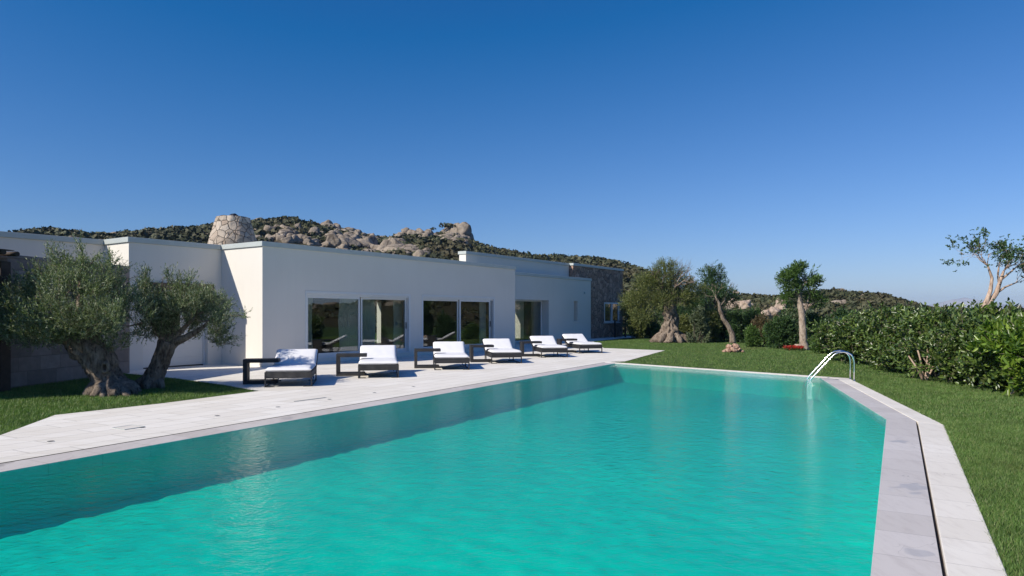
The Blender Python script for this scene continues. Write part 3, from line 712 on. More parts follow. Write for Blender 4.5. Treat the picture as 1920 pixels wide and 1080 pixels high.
def shrub(name, label, cat, lobes, mat, seed, tw=420, per=9, L=.07, Wd=.025, tl=.28, group=None, hexa=False, up=.5, bark='bark_dark', stemn=5, gap=.25, gs=1.3, inner=.45, zmin=.05, spread=.75, twigvis=0):
    rg = np.random.default_rng(seed); lo = np.array(lobes, float); cx, cy = lo[:,0].mean(), lo[:,1].mean()
    lob = [(a-cx,b-cy,*r) for a,b,*r in lobes]
    root = empty(name, (cx,cy,0), 0, label, cat, group)
    O, D = lobe_points(lob, tw, rg, gap, gs, zmin, inner)
    D = unit(D+np.array([0,0,up])+rg.normal(0,.35,D.shape))
    link('foliage', leaf_mesh('foliage', O-D*tl*.5, D, per, tl, L, Wd, rg, hexa=hexa, spread=spread), mat, root)
    for k in range(stemn):
        mb = MB()
        l = lob[int(rg.integers(len(lob)))]; s = Vector((l[0]*.5+rg.normal(0,.1), l[1]*.5+rg.normal(0,.1), -.03))
        limbs(mb, s, [(l[0]+rg.normal(0,.2)*l[3], l[1]+rg.normal(0,.2)*l[4], l[2]+.3*l[5])], .035, .012, rg)
        mb.build('stem', M[bark], root)
    if twigvis:
        mb = MB(); stems_mesh(mb, O[:twigvis], D[:twigvis], tl*.9, .006); tag(mb.build('twigs', M[bark], root), kind='stuff')
    return root
def grow(mb, p, d, L, r, lev, rg, tips, segs=4, wander=.3, up=.1, split=(2,3), shrink=.72):
    pts = [p.copy()]; q = p.copy(); dd = d.copy()
    for i in range(segs):
        dd = (dd+Vector(rg.normal(0,wander,3))*.5+Vector((0,0,up))*.3).normalized(); q = q+dd*(L/segs); pts.append(q.copy())
    rad = [r*(1-.42*i/segs) for i in range(segs+1)]
    mb.tube(pts, rad, 8 if r > .04 else (5 if r > .012 else 3), cap=False, rough=.12 if r > .04 else 0)
    if lev <= 1: tips += [(x, dd) for x in pts[1:]]
    if lev == 0: return
    for k in range(int(rg.integers(split[0], split[1]+1))):
        nd = (dd+Vector(rg.normal(0,.62,3))).normalized()
        grow(mb, pts[-1] if k < 2 else pts[-2], nd, L*shrink*rg.uniform(.8,1.15), r*.58, lev-1, rg, tips, segs, wander, up, split, shrink)

# ------------------------------------------------------------------ the two olive trees on the left
def olive(px_path, rads, Y, lobes, limb_t, seed, label, n, roots, sprigs=(), group='olive trees by the stone wall'):
    rg = np.random.default_rng(seed); base = P(px_path[0][0], 588, Y); base.z = 0
    root = empty('olive_tree', (base.x,base.y,0), 0, label, 'tree', group)
    pts = [P(x,y,Y+dy)-base for (x,y,dy) in px_path]
    # smooth path
    fine = []; fr = []
    for i in range(len(pts)-1):
        a0, a1, a2, a3 = pts[max(i-1,0)], pts[i], pts[i+1], pts[min(i+2,len(pts)-1)]
        for k in range(6):
            t = k/6; fine.append(.5*((2*a1)+(a2-a0)*t+(2*a0-5*a1+4*a2-a3)*t*t+(3*a1-a0-3*a2+a3)*t**3)); fr.append(rads[i]+(rads[i+1]-rads[i])*t)
    fine.append(pts[-1]); fr.append(rads[-1])
    mb = MB(); mb.tube(fine, fr, 44, rough=.30, freq=6.5, seed=seed)
    for (ax, r_, l_) in roots:
        a_ = R(ax); s = pts[0]+Vector((0,0,.20)); e = Vector((math.cos(a_)*l_, math.sin(a_)*l_, -.04)); m_ = (s+e)/2+Vector((math.cos(a_)*.1,math.sin(a_)*.1,.03))
        mb.tube([s, (s+m_)/2+Vector((0,0,.02)), m_, (m_+e)/2+Vector((0,0,.0)), e], [r_*1.4,r_*1.25,r_,r_*.85,r_*.5], 16, rough=.35, freq=14, seed=ax)
    top = pts[-1]
    tg = [P(x,y,Y+dy)-base for (x,y,dy) in limb_t]
    limbs(mb, top-Vector((0,0,.05)), tg, rads[-1]*.55, .03, rg, .28, 9, .2)
    for t in tg: limbs(mb, t, [t+Vector(rg.normal(0,.22,3))+Vector((0,0,.12)) for _ in range(4)], .03, .008, rg, .3, 5)
    lo = [(*(P(x,y,Y+dy)-base), rx, rx*1.1, rz) for (x,y,dy,rx,rz) in lobes]
    O, D = lobe_points(lo, n, rg, .22, 1.8, .4, .35)
    D = unit(D*.7+np.array([-.05,0,.75])+rg.normal(0,.38,D.shape))
    for (x0,y0,x1,y1,m_) in sprigs:
        e = [P(x0+(x1-x0)*k/m_, y0+(y1-y0)*k/m_, Y)-base+Vector(rg.normal(0,.035,3)) for k in range(m_)]; dv = (P(x1,y1,Y)-P(x0,y0,Y)).normalized()
        O = np.concatenate([O, np.array(e)]); D = np.concatenate([D, unit(np.array(dv)[None]+rg.normal(0,.35,(m_,3)))])
        mb.tube([P(x0,y0,Y)-base, P(x1,y1,Y)-base], [.012,.004], 5, cap=False)
    tl = rg.uniform(.16,.42,len(O))
    st = O-D*(tl*.4)[:,None]
    mb2 = MB(); stems_mesh(mb, O[:900], D[:900], .22, .005)
    mb.build('trunk', M['bark_olive'], root)
    link('crown', leaf_mesh('crown', st, D, 16, tl, .062, .015, rg, fold=.2, spread=.7), M['leaf_olive'], root)
    return root
olive([(212,738,0),(205,718,0),(194,697,0),(186,674,0),(166,652,.05),(136,632,.1)], [.44,.34,.28,.33,.34,.24], 14.9,
      [(40,575,0,.62,.42),(95,540,.3,.68,.46),(150,545,-.3,.72,.50),(200,560,.2,.66,.50),(245,585,0,.50,.40),(110,590,-.6,.75,.38),(180,600,-.5,.7,.38),(20,610,-.1,.5,.28),(60,615,-.4,.6,.26),
       (125,500,0,.40,.30),(165,492,.2,.26,.30),(205,515,0,.34,.28),(-30,590,.3,.7,.42),(150,620,.5,.8,.22),(235,620,.2,.42,.26),(70,510,.2,.3,.22),(100,480,.1,.15,.2),(25,560,.2,.6,.4),(-10,620,-.2,.5,.25),(60,640,-.3,.45,.15),(100,625,-.6,.6,.2),(152,470,0,.12,.22),(205,488,0,.14,.2),(210,590,-.7,.5,.35),(215,645,0,.3,.15)],
      [(60,590,0),(110,560,-.3),(170,570,.3),(220,600,0),(150,520,.1),(90,605,-.5),(190,600,-.5),(20,600,.2)], 11,
      'large leaning olive tree with hollow gnarled trunk, leftmost in the photo', 4300,
      [(-95,.15,.62),(-60,.17,.72),(-25,.16,.70),(190,.15,.52),(230,.16,.55),(-130,.14,.55),(-75,.1,.75),(-40,.1,.85),(20,.14,.5)], [(110,500,95,462,16),(160,500,148,452,20),(165,500,185,480,10),(205,510,208,478,14),(80,520,70,490,10),(125,500,120,470,10)])
olive([(283,727,0),(291,702,0),(300,680,0),(309,658,.02),(316,642,.05)], [.24,.195,.175,.18,.20], 16.0,
      [(320,560,0,.42,.34),(345,580,-.2,.50,.36),(390,590,.1,.46,.30),(300,600,0,.45,.36),(340,615,.3,.62,.30),(400,615,-.1,.40,.22),(275,620,.1,.30,.22),(325,525,.0,.22,.22),(350,535,.1,.26,.22),(275,530,0,.20,.22),(385,560,0,.22,.2),(440,582,0,.14,.07),(455,591,0,.12,.05),(415,640,0,.26,.10),(270,560,0,.26,.3),(420,575,0,.22,.14),(405,572,1.4,.34,.30),(372,566,1.3,.50,.36),(425,600,1.0,.2,.14),(300,580,0,.4,.4)],
      [(320,580,0),(370,590,0),(290,600,.1),(395,600,0),(335,555,.1),(280,590,0)], 23,
      'smaller olive tree leaning right beside the larger gnarled one', 2500, [(-80,.10,.36),(200,.09,.33),(-20,.09,.36),(-130,.09,.3)], [(400,590,458,592,22),(420,575,438,570,8),(315,530,312,507,14),(350,540,362,515,14),(385,565,392,540,12),(275,530,272,505,14),(400,640,448,634,16),(400,620,440,648,14)])
# hollow in the big trunk
hb = P(198,689,14.9-.33)
hol = [o for o in bpy.data.objects if o.name == 'olive_tree'][0]
mb = MB(); c = hb-hol.location; pts = []
mb.tube([c+Vector((.07*math.cos(a_),-.015,.10*math.sin(a_))) for a_ in [i*math.pi/7 for i in range(14)]]+[c+Vector((.07,-.015,0))], .033, 8, rough=.4, freq=18)
mb.build('knot', M['bark_olive'], hol)
mb = MB(); mb.add([c+Vector((.065*math.cos(i*math.pi/8),.0,.095*math.sin(i*math.pi/8))) for i in range(16)]+[c+Vector((0,.02,0))], [(i,(i+1)%16,16) for i in range(16)])
mb.build('hollow', M['dark_wood'], hol)

# ------------------------------------------------------------------ ancient olive on the far lawn
def at_px(x, y, Y): q = P(x,y,Y); return q
YO = 41.5; bo = Vector((*xy(1256,641.5),0)); YO = bo.y
rg = np.random.default_rng(5)
ao = empty('ancient_olive_tree', bo, 0, 'ancient olive tree with massive flared trunk standing at the far end of the lawn', 'tree')
mb = MB(); pth = [(1256,641,0),(1256,630,0),(1257,615,0),(1258,600,0),(1256,585,0),(1254,570,0),(1256,556,0)]
pts = [P(x,y,YO+k)-bo for x,y,k in pth]; fine = []; fr = []; rd = [.90,.64,.47,.40,.36,.34,.30]
for i in range(6):
    for k in range(5): t = k/5; fine.append(pts[i].lerp(pts[i+1], t)); fr.append(rd[i]+(rd[i+1]-rd[i])*t)
mb.tube(fine, fr, 64, rough=.40, freq=7, seed=3)
for ax, rr_, ll_ in [(-20,.22,1.25),(-60,.2,1.0),(-100,.2,1.0),(-140,.2,1.05),(180,.22,1.15),(-5,.2,1.4)]:
    a_ = R(ax); mb.tube([Vector((0,0,.75)), Vector((math.cos(a_)*.45,math.sin(a_)*.45,.45)), Vector((math.cos(a_)*.8,math.sin(a_)*.8,.22)), Vector((math.cos(a_)*ll_,math.sin(a_)*ll_,-.03))], [rr_*1.2,rr_*1.1,rr_,rr_*.7], 20, rough=.5, freq=11, seed=ax)
tips = []
for dx in ((-.5,0,.7),(.6,.1,.8),(0,.2,1),(.3,-.4,.6),(-.6,-.3,.5)):
    grow(mb, pts[-1]-Vector((0,0,.1)), Vector(dx).normalized(), .9, .09, 3, rg, tips)
mb.build('trunk', M['bark_olive'], ao)
lo = [(*(P(x,y,YO+k)-bo), rx, rx, rz) for x,y,k,rx,rz in [(1215,540,0,.85,.6),(1245,520,0,.9,.7),(1230,560,.3,1.0,.5),(1275,540,.2,.8,.6),(1250,500,0,.42,.30),(1185,570,0,.7,.5),(1205,590,.4,.7,.5),(1300,545,.3,.7,.45),(1225,530,0,.9,.6),(1270,560,-.4,.8,.4),(1235,565,-.5,.8,.35),(1238,510,.2,.5,.4),(1290,560,0,.6,.35),(1200,565,0,.7,.4),(1265,510,0,.5,.45),(1280,575,.4,.6,.3),(1225,585,.8,.5,.3)]]
O, D = lobe_points(lo, 3300, rg, .20, 1.2, .9, .2); D = unit(D+np.array([0,0,.7])+rg.normal(0,.4,D.shape))
link('crown', leaf_mesh('crown', O, D, 13, .45, .085, .028, rg), M['leaf_oldolive'], ao)
mb = MB(); tp = []
for k in range(26): grow(mb, P(1262+rg.uniform(-18,22),522+rg.uniform(-10,14),YO)-bo, Vector((rg.normal(.35,.3),0,1)).normalized(), .7, .012, 1, rg, tp)
mb.build('bare_twigs', M['bark_olive'], ao)

# trees on the lawn side -------------------------------------------------
def lawn_tree(name, label, cat, px, path, rads, lobes, bark, leaf, seed, ntw, L, Wd, tl=.35, per=12, levels=2, gap=.2, group=None, Y=None, rootdirs=None, crown='crown', hexa=False, glen=.7):
    rg = np.random.default_rng(seed)
    b = Vector((*xy(*px),0)) if Y is None else Vector((P(px[0],588,Y).x, Y, 0)); YY = b.y
    r = empty(name, b, 0, label, cat, group); mb = MB(); tips = []
    for pp, rr in zip(path, rads):
        pts = [P(x,y,YY+k)-b for x,y,k in pp]; fine = []; fr = []
        for i in range(len(pts)-1):
            for k in range(4): t = k/4; fine.append(pts[i].lerp(pts[i+1],t)); fr.append(rr[i]+(rr[i+1]-rr[i])*t)
        fine.append(pts[-1]); fr.append(rr[-1]); mb.tube(fine, fr, 18, rough=.16, freq=9, seed=seed)
        if levels:
            for k in range(4):
                grow(mb, pts[-1], ((pts[-1]-pts[-2]).normalized()+Vector(rg.normal(0,.65,3))).normalized(), glen, rr[-1]*.6, levels, rg, tips)
    mb.build('trunk', M[bark], r)
    lo = [(*(P(x,y,YY+k)-b), rx, rx, rz) for x,y,k,rx,rz in lobes]
    if lo:
        O, D = lobe_points(lo, ntw, rg, gap, 1.6, .3, .3); D = unit(D+np.array([0,0,.4])+rg.normal(0,.5,D.shape))
    else:
        sel = rg.choice(len(tips), size=ntw); O = np.array([tips[i][0] for i in sel])+rg.normal(0,.05,(ntw,3)); D = unit(np.array([tips[i][1] for i in sel])+rg.normal(0,.6,(ntw,3)))
    link(crown, leaf_mesh(crown, O, D, per, tl, L, Wd, rg, hexa=hexa), M[leaf], r)
    return r
lawn_tree('cork_oak', 'slender oak with straight pale trunk and rounded crown beside the red flowers', 'tree', (1508,656),
   [[(1509,657,0),(1506,640,0),(1505,610,0),(1503,585,0),(1499,565,0),(1500,548,0)],[(1504,592,0),(1511,580,0),(1516,560,0),(1520,545,0)]], [[.22,.17,.155,.14,.12,.08],[.07,.05,.04,.03]],
   [(1514,512,0,.45,.30),(1495,515,0,.62,.36),(1480,525,0,.55,.28),(1515,522,0,.5,.30),(1500,505,0,.45,.24),(1463,520,0,.26,.14),(1528,530,0,.28,.18),(1488,540,0,.45,.16),(1520,548,0,.35,.14),(1478,560,.2,.35,.22),(1530,562,.2,.4,.25),(1490,575,.3,.3,.2)],
   'bark_pale', 'leaf_oak', 31, 1700, .07, .035, .24, 12, 1, .10, glen=.45)
lawn_tree('oak_tree', 'dark green oak rising behind the curved bare trunk', 'tree', (1340,636), [[(1352,636,.5),(1345,600,.5),(1340,560,.4),(1335,530,.3)]], [[.12,.10,.08,.05]],
   [(1335,530,0,.85,.55),(1325,515,0,.5,.35),(1345,512,0,.45,.3),(1350,545,0,.8,.4),(1310,535,0,.35,.2),(1322,560,.5,.8,.5),(1365,560,.5,.6,.4),(1337,500,0,.2,.2),(1335,590,.8,1.0,.6)],
   'bark_dark', 'leaf_dark', 32, 1700, .09, .045, .38, 12, 2, .15)
lawn_tree('bare_trunk_tree', 'curved bare grey trunk standing between dark bushes right of the ancient olive', 'tree', (1372,643), [[(1374,644,0),(1373,628,0),(1366,612,0),(1356,598,0),(1350,582,0),(1348,568,0),(1342,556,0)],[(1349,575,0),(1358,565,0),(1362,552,0)]], [[.19,.16,.13,.115,.10,.08,.05],[.05,.04,.03]],
   [(1345,548,0,.4,.2),(1362,545,0,.35,.2)], 'bark_olive', 'leaf_dark', 33, 160, .07, .035, .3, 10, 1, glen=.5)
lawn_tree('young_tree', 'two thin pale leaning stems at the foot of the bushes left of the curved trunk', 'tree', (1328,640), [[(1326,641,0),(1325,620,0),(1331,598,0),(1332,580,0)],[(1330,641,0),(1336,625,0),(1343,614,0)]], [[.07,.06,.05,.03],[.04,.035,.02]],
   [(1330,580,0,.4,.3)], 'bark_pale', 'leaf_brown', 34, 100, .07, .03, .3, 10, 1)
lawn_tree('strawberry_tree', 'sparse windblown tree with peeling reddish limbs rising behind the hedge at right', 'tree', (1836,640), 
   [[(1834,640,0),(1836,590,0),(1850,565,0),(1857,545,0),(1860,522,0),(1852,498,0)],[(1838,600,0),(1852,572,0),(1868,550,0),(1876,525,0),(1882,508,0)],[(1868,550,0),(1885,538,0),(1905,530,0)],[(1874,535,0),(1871,515,0),(1873,498,0)],[(1852,498,0),(1838,488,0),(1830,478,0)],[(1876,525,0),(1895,510,0),(1912,495,0)]],
   [[.13,.11,.08,.06,.045,.028],[.10,.085,.07,.055,.03],[.04,.03,.018],[.04,.03,.02],[.025,.018,.01],[.04,.025,.015]],
   [], 'bark_pink', 'leaf_dark', 35, 760, .062, .038, .12, 5, 3, Y=22.5, glen=.40, hexa=True)

# shrubs along the far edge of the lawn ---------------------------------
def far_shrub(label, x0, x1, top, basey, mat, seed, k=1.0, group='bushes along the far edge of the lawn', name='bush', dy=0, bark='bark_dark', gap=.18, **kw):
    xc = (x0+x1)/2; b = Vector((*xy(xc,basey),0)); Y = b.y+dy; w_ = (x1-x0)/F*Y/2; h_ = H+(HZ-top)/F*Y; rg = np.random.default_rng(seed)
    cx = P(xc,588,Y).x; lob = []
    nl = max(3, int(round(w_*3.2)))
    for i in range(nl):
        f = (i+.5)/nl*2-1; hh = h_*(1-.22*f*f)*rg.uniform(.82,1.0)
        lob.append((cx+f*w_*.68, Y+rg.uniform(-.1,.6)*w_, hh*.62, w_*.50, w_*.5, hh*.38))
        lob.append((cx+f*w_*.74, Y+rg.uniform(-.3,.3)*w_, hh*.27, w_*.50, w_*.5, hh*.33))
    a = dict(tw=int(900*k), per=11, L=.10, Wd=.05, tl=.36, gap=gap, gs=1.1)
    a.update(kw)
    return shrub(name, label, 'bush', lob, M[mat], seed, group=group, bark=bark, **a)
far_shrub('tall olive green bush growing against the right end of the stone wing', 1166,1218,535,634,'leaf_oldolive',41,1.5)
far_shrub('dark low bush in shadow left of the ancient olive trunk', 1186,1236,590,634,'leaf_dark',42,1.3,dy=1)
far_shrub('tall dark bush behind the ancient olive crown', 1225,1300,560,634,'leaf_dark',43,1.6,dy=3)
far_shrub('grey green rounded bush just right of the ancient olive trunk', 1290,1330,577,641,'leaf_grey',44,1.3,dy=-1.2)
far_shrub('brown green bush behind the thin pale stems', 1312,1352,578,640,'leaf_oldolive',45,1.2,dy=-.8)
far_shrub('grey green bush immediately left of the curved bare trunk', 1336,1372,572,641,'leaf_grey',46,1.2,dy=.9)
far_shrub('dark bush immediately right of the curved bare trunk', 1362,1418,572,642,'leaf_dark',47,1.5,dy=.8)
far_shrub('bright leaved low bush midway between the curved trunk and the oak', 1402,1446,606,650,'leaf_oak',48,1.1)
far_shrub('reddish brown twiggy bush behind the bright leaved low bush', 1414,1466,582,646,'leaf_brown',49,1.2,dy=2)
far_shrub('mid green bush immediately left of the slender oak trunk', 1440,1503,588,654,'leaf_dark',50,1.4,dy=.6)
far_shrub('tall grey green bush behind the slender oak trunk', 1470,1540,572,650,'leaf_grey',51,1.4,dy=3)
far_shrub('dark bush immediately right of the slender oak trunk', 1510,1566,578,657,'leaf_dark',52,1.6,dy=1)
far_shrub('small bright bush at the foot of the hedge near the slender oak', 1528,1562,622,662,'leaf_oak',53,.9)
far_shrub('dark evergreen shrub at the far left end of the laurel hedge', 1546,1610,575,668,'leaf_dark',54,1.6,dy=1.5)

far_shrub('tall dark evergreen between the ancient olive and the dark oak',1288,1340,548,638,'leaf_dark',55,1.6,dy=4)
far_shrub('dark rounded bush behind the bright leaved low bush, topped by the far ridge',1392,1440,574,645,'leaf_dark',56,1.5,dy=3)
far_shrub('olive green bush filling the gap left of the thin pale stems',1262,1306,585,638,'leaf_oldolive',57,1.2,dy=2)
# laurel hedge ------------------------------------------------------------
def laurel(label, X, Y, wx, wy, h_, seed, mat='leaf_laurel', tw=900, L=.125, Wd=.062, group='laurel shrubs of the hedge beside the lawn', cat='hedge', per=9, tl=.34, **kw):
    rg = np.random.default_rng(seed); lob = []
    for i in range(9):
        ax = rg.uniform(-.6,.6); ay = rg.uniform(-.65,.65)
        lob.append((X+ax*wx, Y+ay*wy, h_*rg.uniform(.55,.70), wx*.55, wy*.5, h_*rg.uniform(.28,.36)))
    for i in range(7):
        lob.append((X+rg.uniform(-.75,.35)*wx, Y+rg.uniform(-.7,.7)*wy, h_*.33, wx*.5, wy*.5, h_*.27))
    return shrub('laurel_shrub', label, cat, lob, M[mat], seed, tw=tw, per=per, L=L, Wd=Wd, tl=tl, group=group, hexa=True, up=.2, stemn=9, gap=.20, gs=1.5, inner=.35, zmin=.03, spread=1.5, bark='bark_pale', twigvis=250, **kw)
laurel('farthest laurel shrub of the hedge, left of the handrail top', 12.5,24.4,1.5,1.6,1.6,61,tw=1500)
laurel('laurel shrub directly behind the pool ladder handrails', 12.2,21.9,1.4,1.45,1.88,62,tw=1600)
laurel('laurel shrub right of the pool ladder in the middle of the hedge', 12.0,19.6,1.45,1.35,1.84,63,tw=1700)
laurel('laurel shrub whose bare stems show at its foot', 11.6,17.6,1.35,1.25,1.86,64,tw=1700)
laurel('dark laurel shrub between the bare stems and the bright shrub', 11.5,15.9,1.2,1.0,1.3,65,tw=1600)
laurel('bright yellow green shrub with broad leaves at the right edge of the photo', 11.15,14.55,1.25,1.1,1.62,66,'leaf_bright',1700,.155,.06)
laurel('dark broad leaved shrub behind the bright one at the right edge', 13.6,16.4,1.5,1.5,1.35,67,'leaf_laurel',900,.13,.05)
rg = np.random.default_rng(8)
bs = empty('bare_shrub', (*xy(1735,713),0), 0, 'cluster of bare pinkish stems at the foot of the laurel hedge', 'shrub')
mb = MB()
for tx, tz in ((-.42,.62),(-.05,.75),(.1,.8),(.25,.7),(.35,.5)): mb = MB(); limbs(mb, (rg.normal(0,.05),rg.normal(0,.05),-.02), [(tx, rg.normal(.15,.1), tz)], .034, .018, rg, .2, 7); mb.build('stem', M['bark_pink'], bs)
# soil under the hedge
sp = [(14.9,30.5), (12.3,22.9), (11.7,19.6), (11.2,17.4), (11.1,15.9), (10.9,14.5), (11,11.0), (14,11.0), (16.5,26), (15.5,31)]
tag(MB().prism(sp, -.1, -.008).build('soil_bed', M['soil']), kind='structure')

# flowers, stones -----------------------------------------------------------
rg = np.random.default_rng(9); fb = Vector((*xy(1490,656.5),0))
fl = empty('flower_patch', fb, 0, 'low patch of red flowers at the foot of the slender oak', 'flowers')
O = np.stack([rg.uniform(-.42,.34,420), rg.uniform(-.2,.25,420), rg.uniform(.03,.15,420)],1); D = unit(rg.normal(0,.5,O.shape)+[0,0,1])
link('petals', leaf_mesh('petals', O, D, 5, .05, .05, .045, rg), M['petal'], fl)
O = np.stack([rg.uniform(-.42,.36,250), rg.uniform(-.2,.25,250), rg.uniform(.0,.04,250)],1); D = unit(rg.normal(0,.6,O.shape)+[0,0,1])
link('leaves', leaf_mesh('leaves', O, D, 5, .08, .05, .03, rg), M['leaf_oak'], fl)
def ico(sub):
    bm = bmesh.new(); bmesh.ops.create_icosphere(bm, subdivisions=sub, radius=1); bm.verts.ensure_lookup_table()
    v = np.array([q.co[:] for q in bm.verts]); f = np.array([[w_.index for w_ in q.verts] for q in bm.faces]); bm.free(); return v, f
ICO = {s: ico(s) for s in (1,2,3,4)}
def rock_v(sub, size, seed, amp=.35, planes=7):
    v, f = ICO[sub]; rg = np.random.default_rng(seed); p = v.copy()
    for k in range(planes):                       # flatten against random planes: facets
        n_ = unit(rg.normal(size=3)); d_ = rg.uniform(.55,.85); e = p@n_-d_; p = p-np.outer(np.maximum(e,0),n_)*.85
    s_ = rg.uniform(0,90)
    k = np.array([1+amp*noise.noise(Vector((*(q*1.3),))+Vector((s_,0,0)))+amp*.4*noise.noise(Vector((*(q*3.7),))+Vector((s_,5,0))) for q in p])
    return p*k[:,None]*np.array(size), f
def rock(name, label, loc, size, seed, mat, cat='rock', group=None, sub=4, rz=0, amp=.35):
    v, f = rock_v(sub, size, seed, amp); o = link(name, npmesh(name, v, f, True), M[mat]); o.location = loc; o.rotation_euler = (0,0,rz)
    return tag(o, label, cat, group)
b = xy(1374,660)
for i, (dx, dy, s, z, lab) in enumerate([(-.36,.02,.11,.05,'small red stone at the left foot of the stone pile'),(-.20,.05,.18,.10,'pale stone at the left of the stone pile'),(.02,-.04,.20,.12,'front stone in the middle of the stone pile'),(.22,.04,.19,.12,'brown stone on the right of the stone pile'),
      (-.10,.14,.17,.30,'rough stone on top of the left of the stone pile'),(.16,.12,.18,.30,'reddish stone on top of the right of the stone pile'),(.42,.0,.10,.04,'small flat stone at the right foot of the stone pile')]):
    rock('stone', lab, (b[0]+dx,b[1]+dy,z*.78), (s*1.1,s,s*.72), 70+i, 'rock_red', 'stone', 'stones piled on the lawn', 3, i*1.3)
rock('stone', 'pale stone beside the red flowers', (*xy(1500,655),.12), (.34,.22,.17), 90, 'rock_near', 'stone', None, 3)
for i, (x, y, Y, s, lab) in enumerate([(1378,568,58,(.75,.7,.45),'long pale boulder showing above the bushes left of the oak'),(1395,571,57,(.6,.6,.45),'small boulder at the right end of the long pale one'),
      (1462,575,55,(.55,.55,.65),'boulder pile among scrub left of the oak crown'),(1450,588,52,(.55,.55,.5),'lower boulder left of the oak trunk'),
      (1515,575,50,(.6,.6,.35),'flat boulder behind the oak trunk'),(1437,591,50,(.45,.45,.35),'small boulder low among the bushes left of the oak'),(1381,549,95,(.55,.5,.4),'orange boulder on the skyline scrub')]):
    q = P(x,y,Y); rock('boulder', lab, q, s, 100+i, 'rock_near', 'boulder', 'boulders beyond the garden', 4, i)

# ------------------------------------------------------------------ hills
SKY_L = [(-900,470),(-300,455),(0,440),(40,436),(80,429),(130,434),(200,441),(260,437),(330,431),(395,428),(480,419),(540,412),(600,424),(640,431),(680,445),(720,447),(745,441),(790,440),(825,436),(860,436),(885,458),(930,474),(980,482),(1010,487),(1090,491),(1150,499),(1190,507),(1215,522),(1260,545),(1330,556),
         (1380,556),(1400,552),(1450,556),(1520,548),(1560,544),(1620,549),(1660,553),(1690,562),(1720,571),(1760,578),(1850,582),(2100,578)]
SKY_L = [(x, y+(13 if x < 880 else 5)) for x, y in SKY_L]
def ridge_elev(a):                      # tan of elevation, by azimuth
    if a < R(42):
        x = 960+F*math.tan(max(a, R(-55))); xs = [p[0] for p in SKY_L]; y = float(np.interp(x, xs, [p[1] for p in SKY_L]))
        return (HZ-y)/math.hypot(F, x-960)
    return float(np.interp(a, [R(42),R(52),R(60),R(68),R(74),R(80),R(130)], [.008,.038,.035,.016,.002,-.008,-.008]))
def ridge_dist(a):
    x = 960+F*math.tan(min(max(a, R(-55)), R(50))); return float(np.interp(x, [1150,1300,1700,1900], [185,125,115,125]))
def terr(a, r):
    Rr = ridge_dist(a); Hr = ridge_elev(a)*Rr+H; t = (r-62)/(Rr-62)
    if t < 0: return -.35
    pr = (t*t*(3-2*t))**.75 if t < 1 else max(-.1, 1-(t-1)*1.1)
    x, y = r*math.sin(a), r*math.cos(a)
    n_ = noise.fractal(Vector((x*.03,y*.03,0)), 1, 2, 5)*1.0+noise.fractal(Vector((x*.12,y*.12,3)), 1, 2, 3)*.35
    return -.35+(Hr+.35)*pr+n_*min(1,max(0,t)*3)*(.9 if Hr > 8 else .4)*(1 if t < .9 else .6)
A0_, A1_ = R(-58), R(120); na, nr_ = 420, 120
rs = np.concatenate([np.linspace(60,210,nr_-14), np.geomspace(230,1500,14)])
vs = []; 
for i in range(na+1):
    a = A0_+(A1_-A0_)*i/na
    for r in rs: vs.append((r*math.sin(a), r*math.cos(a), terr(a, r) if r < 220 else -.6))
ii, jj = np.meshgrid(np.arange(na), np.arange(len(rs)-1), indexing='ij'); nr2 = len(rs); q = ii*nr2+jj
fs = np.stack([q, q+nr2, q+nr2+1, q+1], -1).reshape(-1,4)
hill = tag(link('hills', npmesh('hills', np.array(vs), fs[:, ::-1], True), M['hill']), kind='structure')
# make hill normals point up
if hill.data.polygons[10].normal.z < 0: hill.data.flip_normals()
tag(MB().add([(70*math.cos(k*2*math.pi/64),70*math.sin(k*2*math.pi/64),-.4) for k in range(64)]+[(9000*math.cos(k*2*math.pi/64),9000*math.sin(k*2*math.pi/64),-.7) for k in range(64)],
     [(k,64+k,64+(k+1)%64,(k+1)%64) for k in range(64)]).build('ground', M['hill']), kind='structure')

rg = np.random.default_rng(77)
def scatter(n, a0, a1, tmin, tmax, thr, sign, seed, dens=None):
    rg = np.random.default_rng(seed); res = []
    while len(res) < n:
        a = rg.uniform(a0,a1); t = rg.uniform(tmin,tmax)**.8; r = 62+(ridge_dist(a)-62)*t; x, y = r*math.sin(a), r*math.cos(a)
        if sign*noise.fractal(Vector((x*.045,y*.045,9)), 1, 2, 4) < thr: continue
        if dens and rg.random() > dens(960+F*math.tan(a), t): continue
        res.append((x, y, terr(a, r), a, r))
    return res
# scrub: many leafy clumps, one mass nobody could count
def scrub_mass(name, pts, size, per, seed, tri, mat, label):
    rg = np.random.default_rng(seed); c = np.array([p[:3] for p in pts]); n = len(c); s = size[0]+(size[1]-size[0])*rg.random(n)**2.2
    dv = unit(rg.normal(size=(n,per,3))); dv[...,2] = np.abs(dv[...,2])*.9-.1; rr = rg.uniform(.65,1.08,(n,per,1))
    p = c[:,None,:]+dv*rr*s[:,None,None]*np.array([1,1,.72]); p = p.reshape(-1,3); nn = unit(dv.reshape(-1,3)+rg.normal(0,.5,(n*per,3)))
    u_ = unit(np.cross(nn, rg.normal(size=nn.shape))); v_ = np.cross(nn, u_); z = tri*rg.uniform(.6,1.3,(len(p),1))*np.repeat(s,per)[:,None]
    V4 = np.stack([p-u_*z, p-v_*z*.8, p+u_*z, p+v_*z*.8],1).reshape(-1,3)
    o = link(name, npmesh(name, V4, np.arange(len(V4)).reshape(-1,4)), M[mat]); return tag(o, label, 'scrub', None, 'stuff')
la0 = math.atan2(-1000,1300); la1 = math.atan2(300,1300)
ptsL = scatter(7800, la0, la1, .0, 1.05, -.42, 1, 1, lambda x, t: 1.0 if x < 440 else (.12 if 825 < x < 888 and t > .72 else .75))
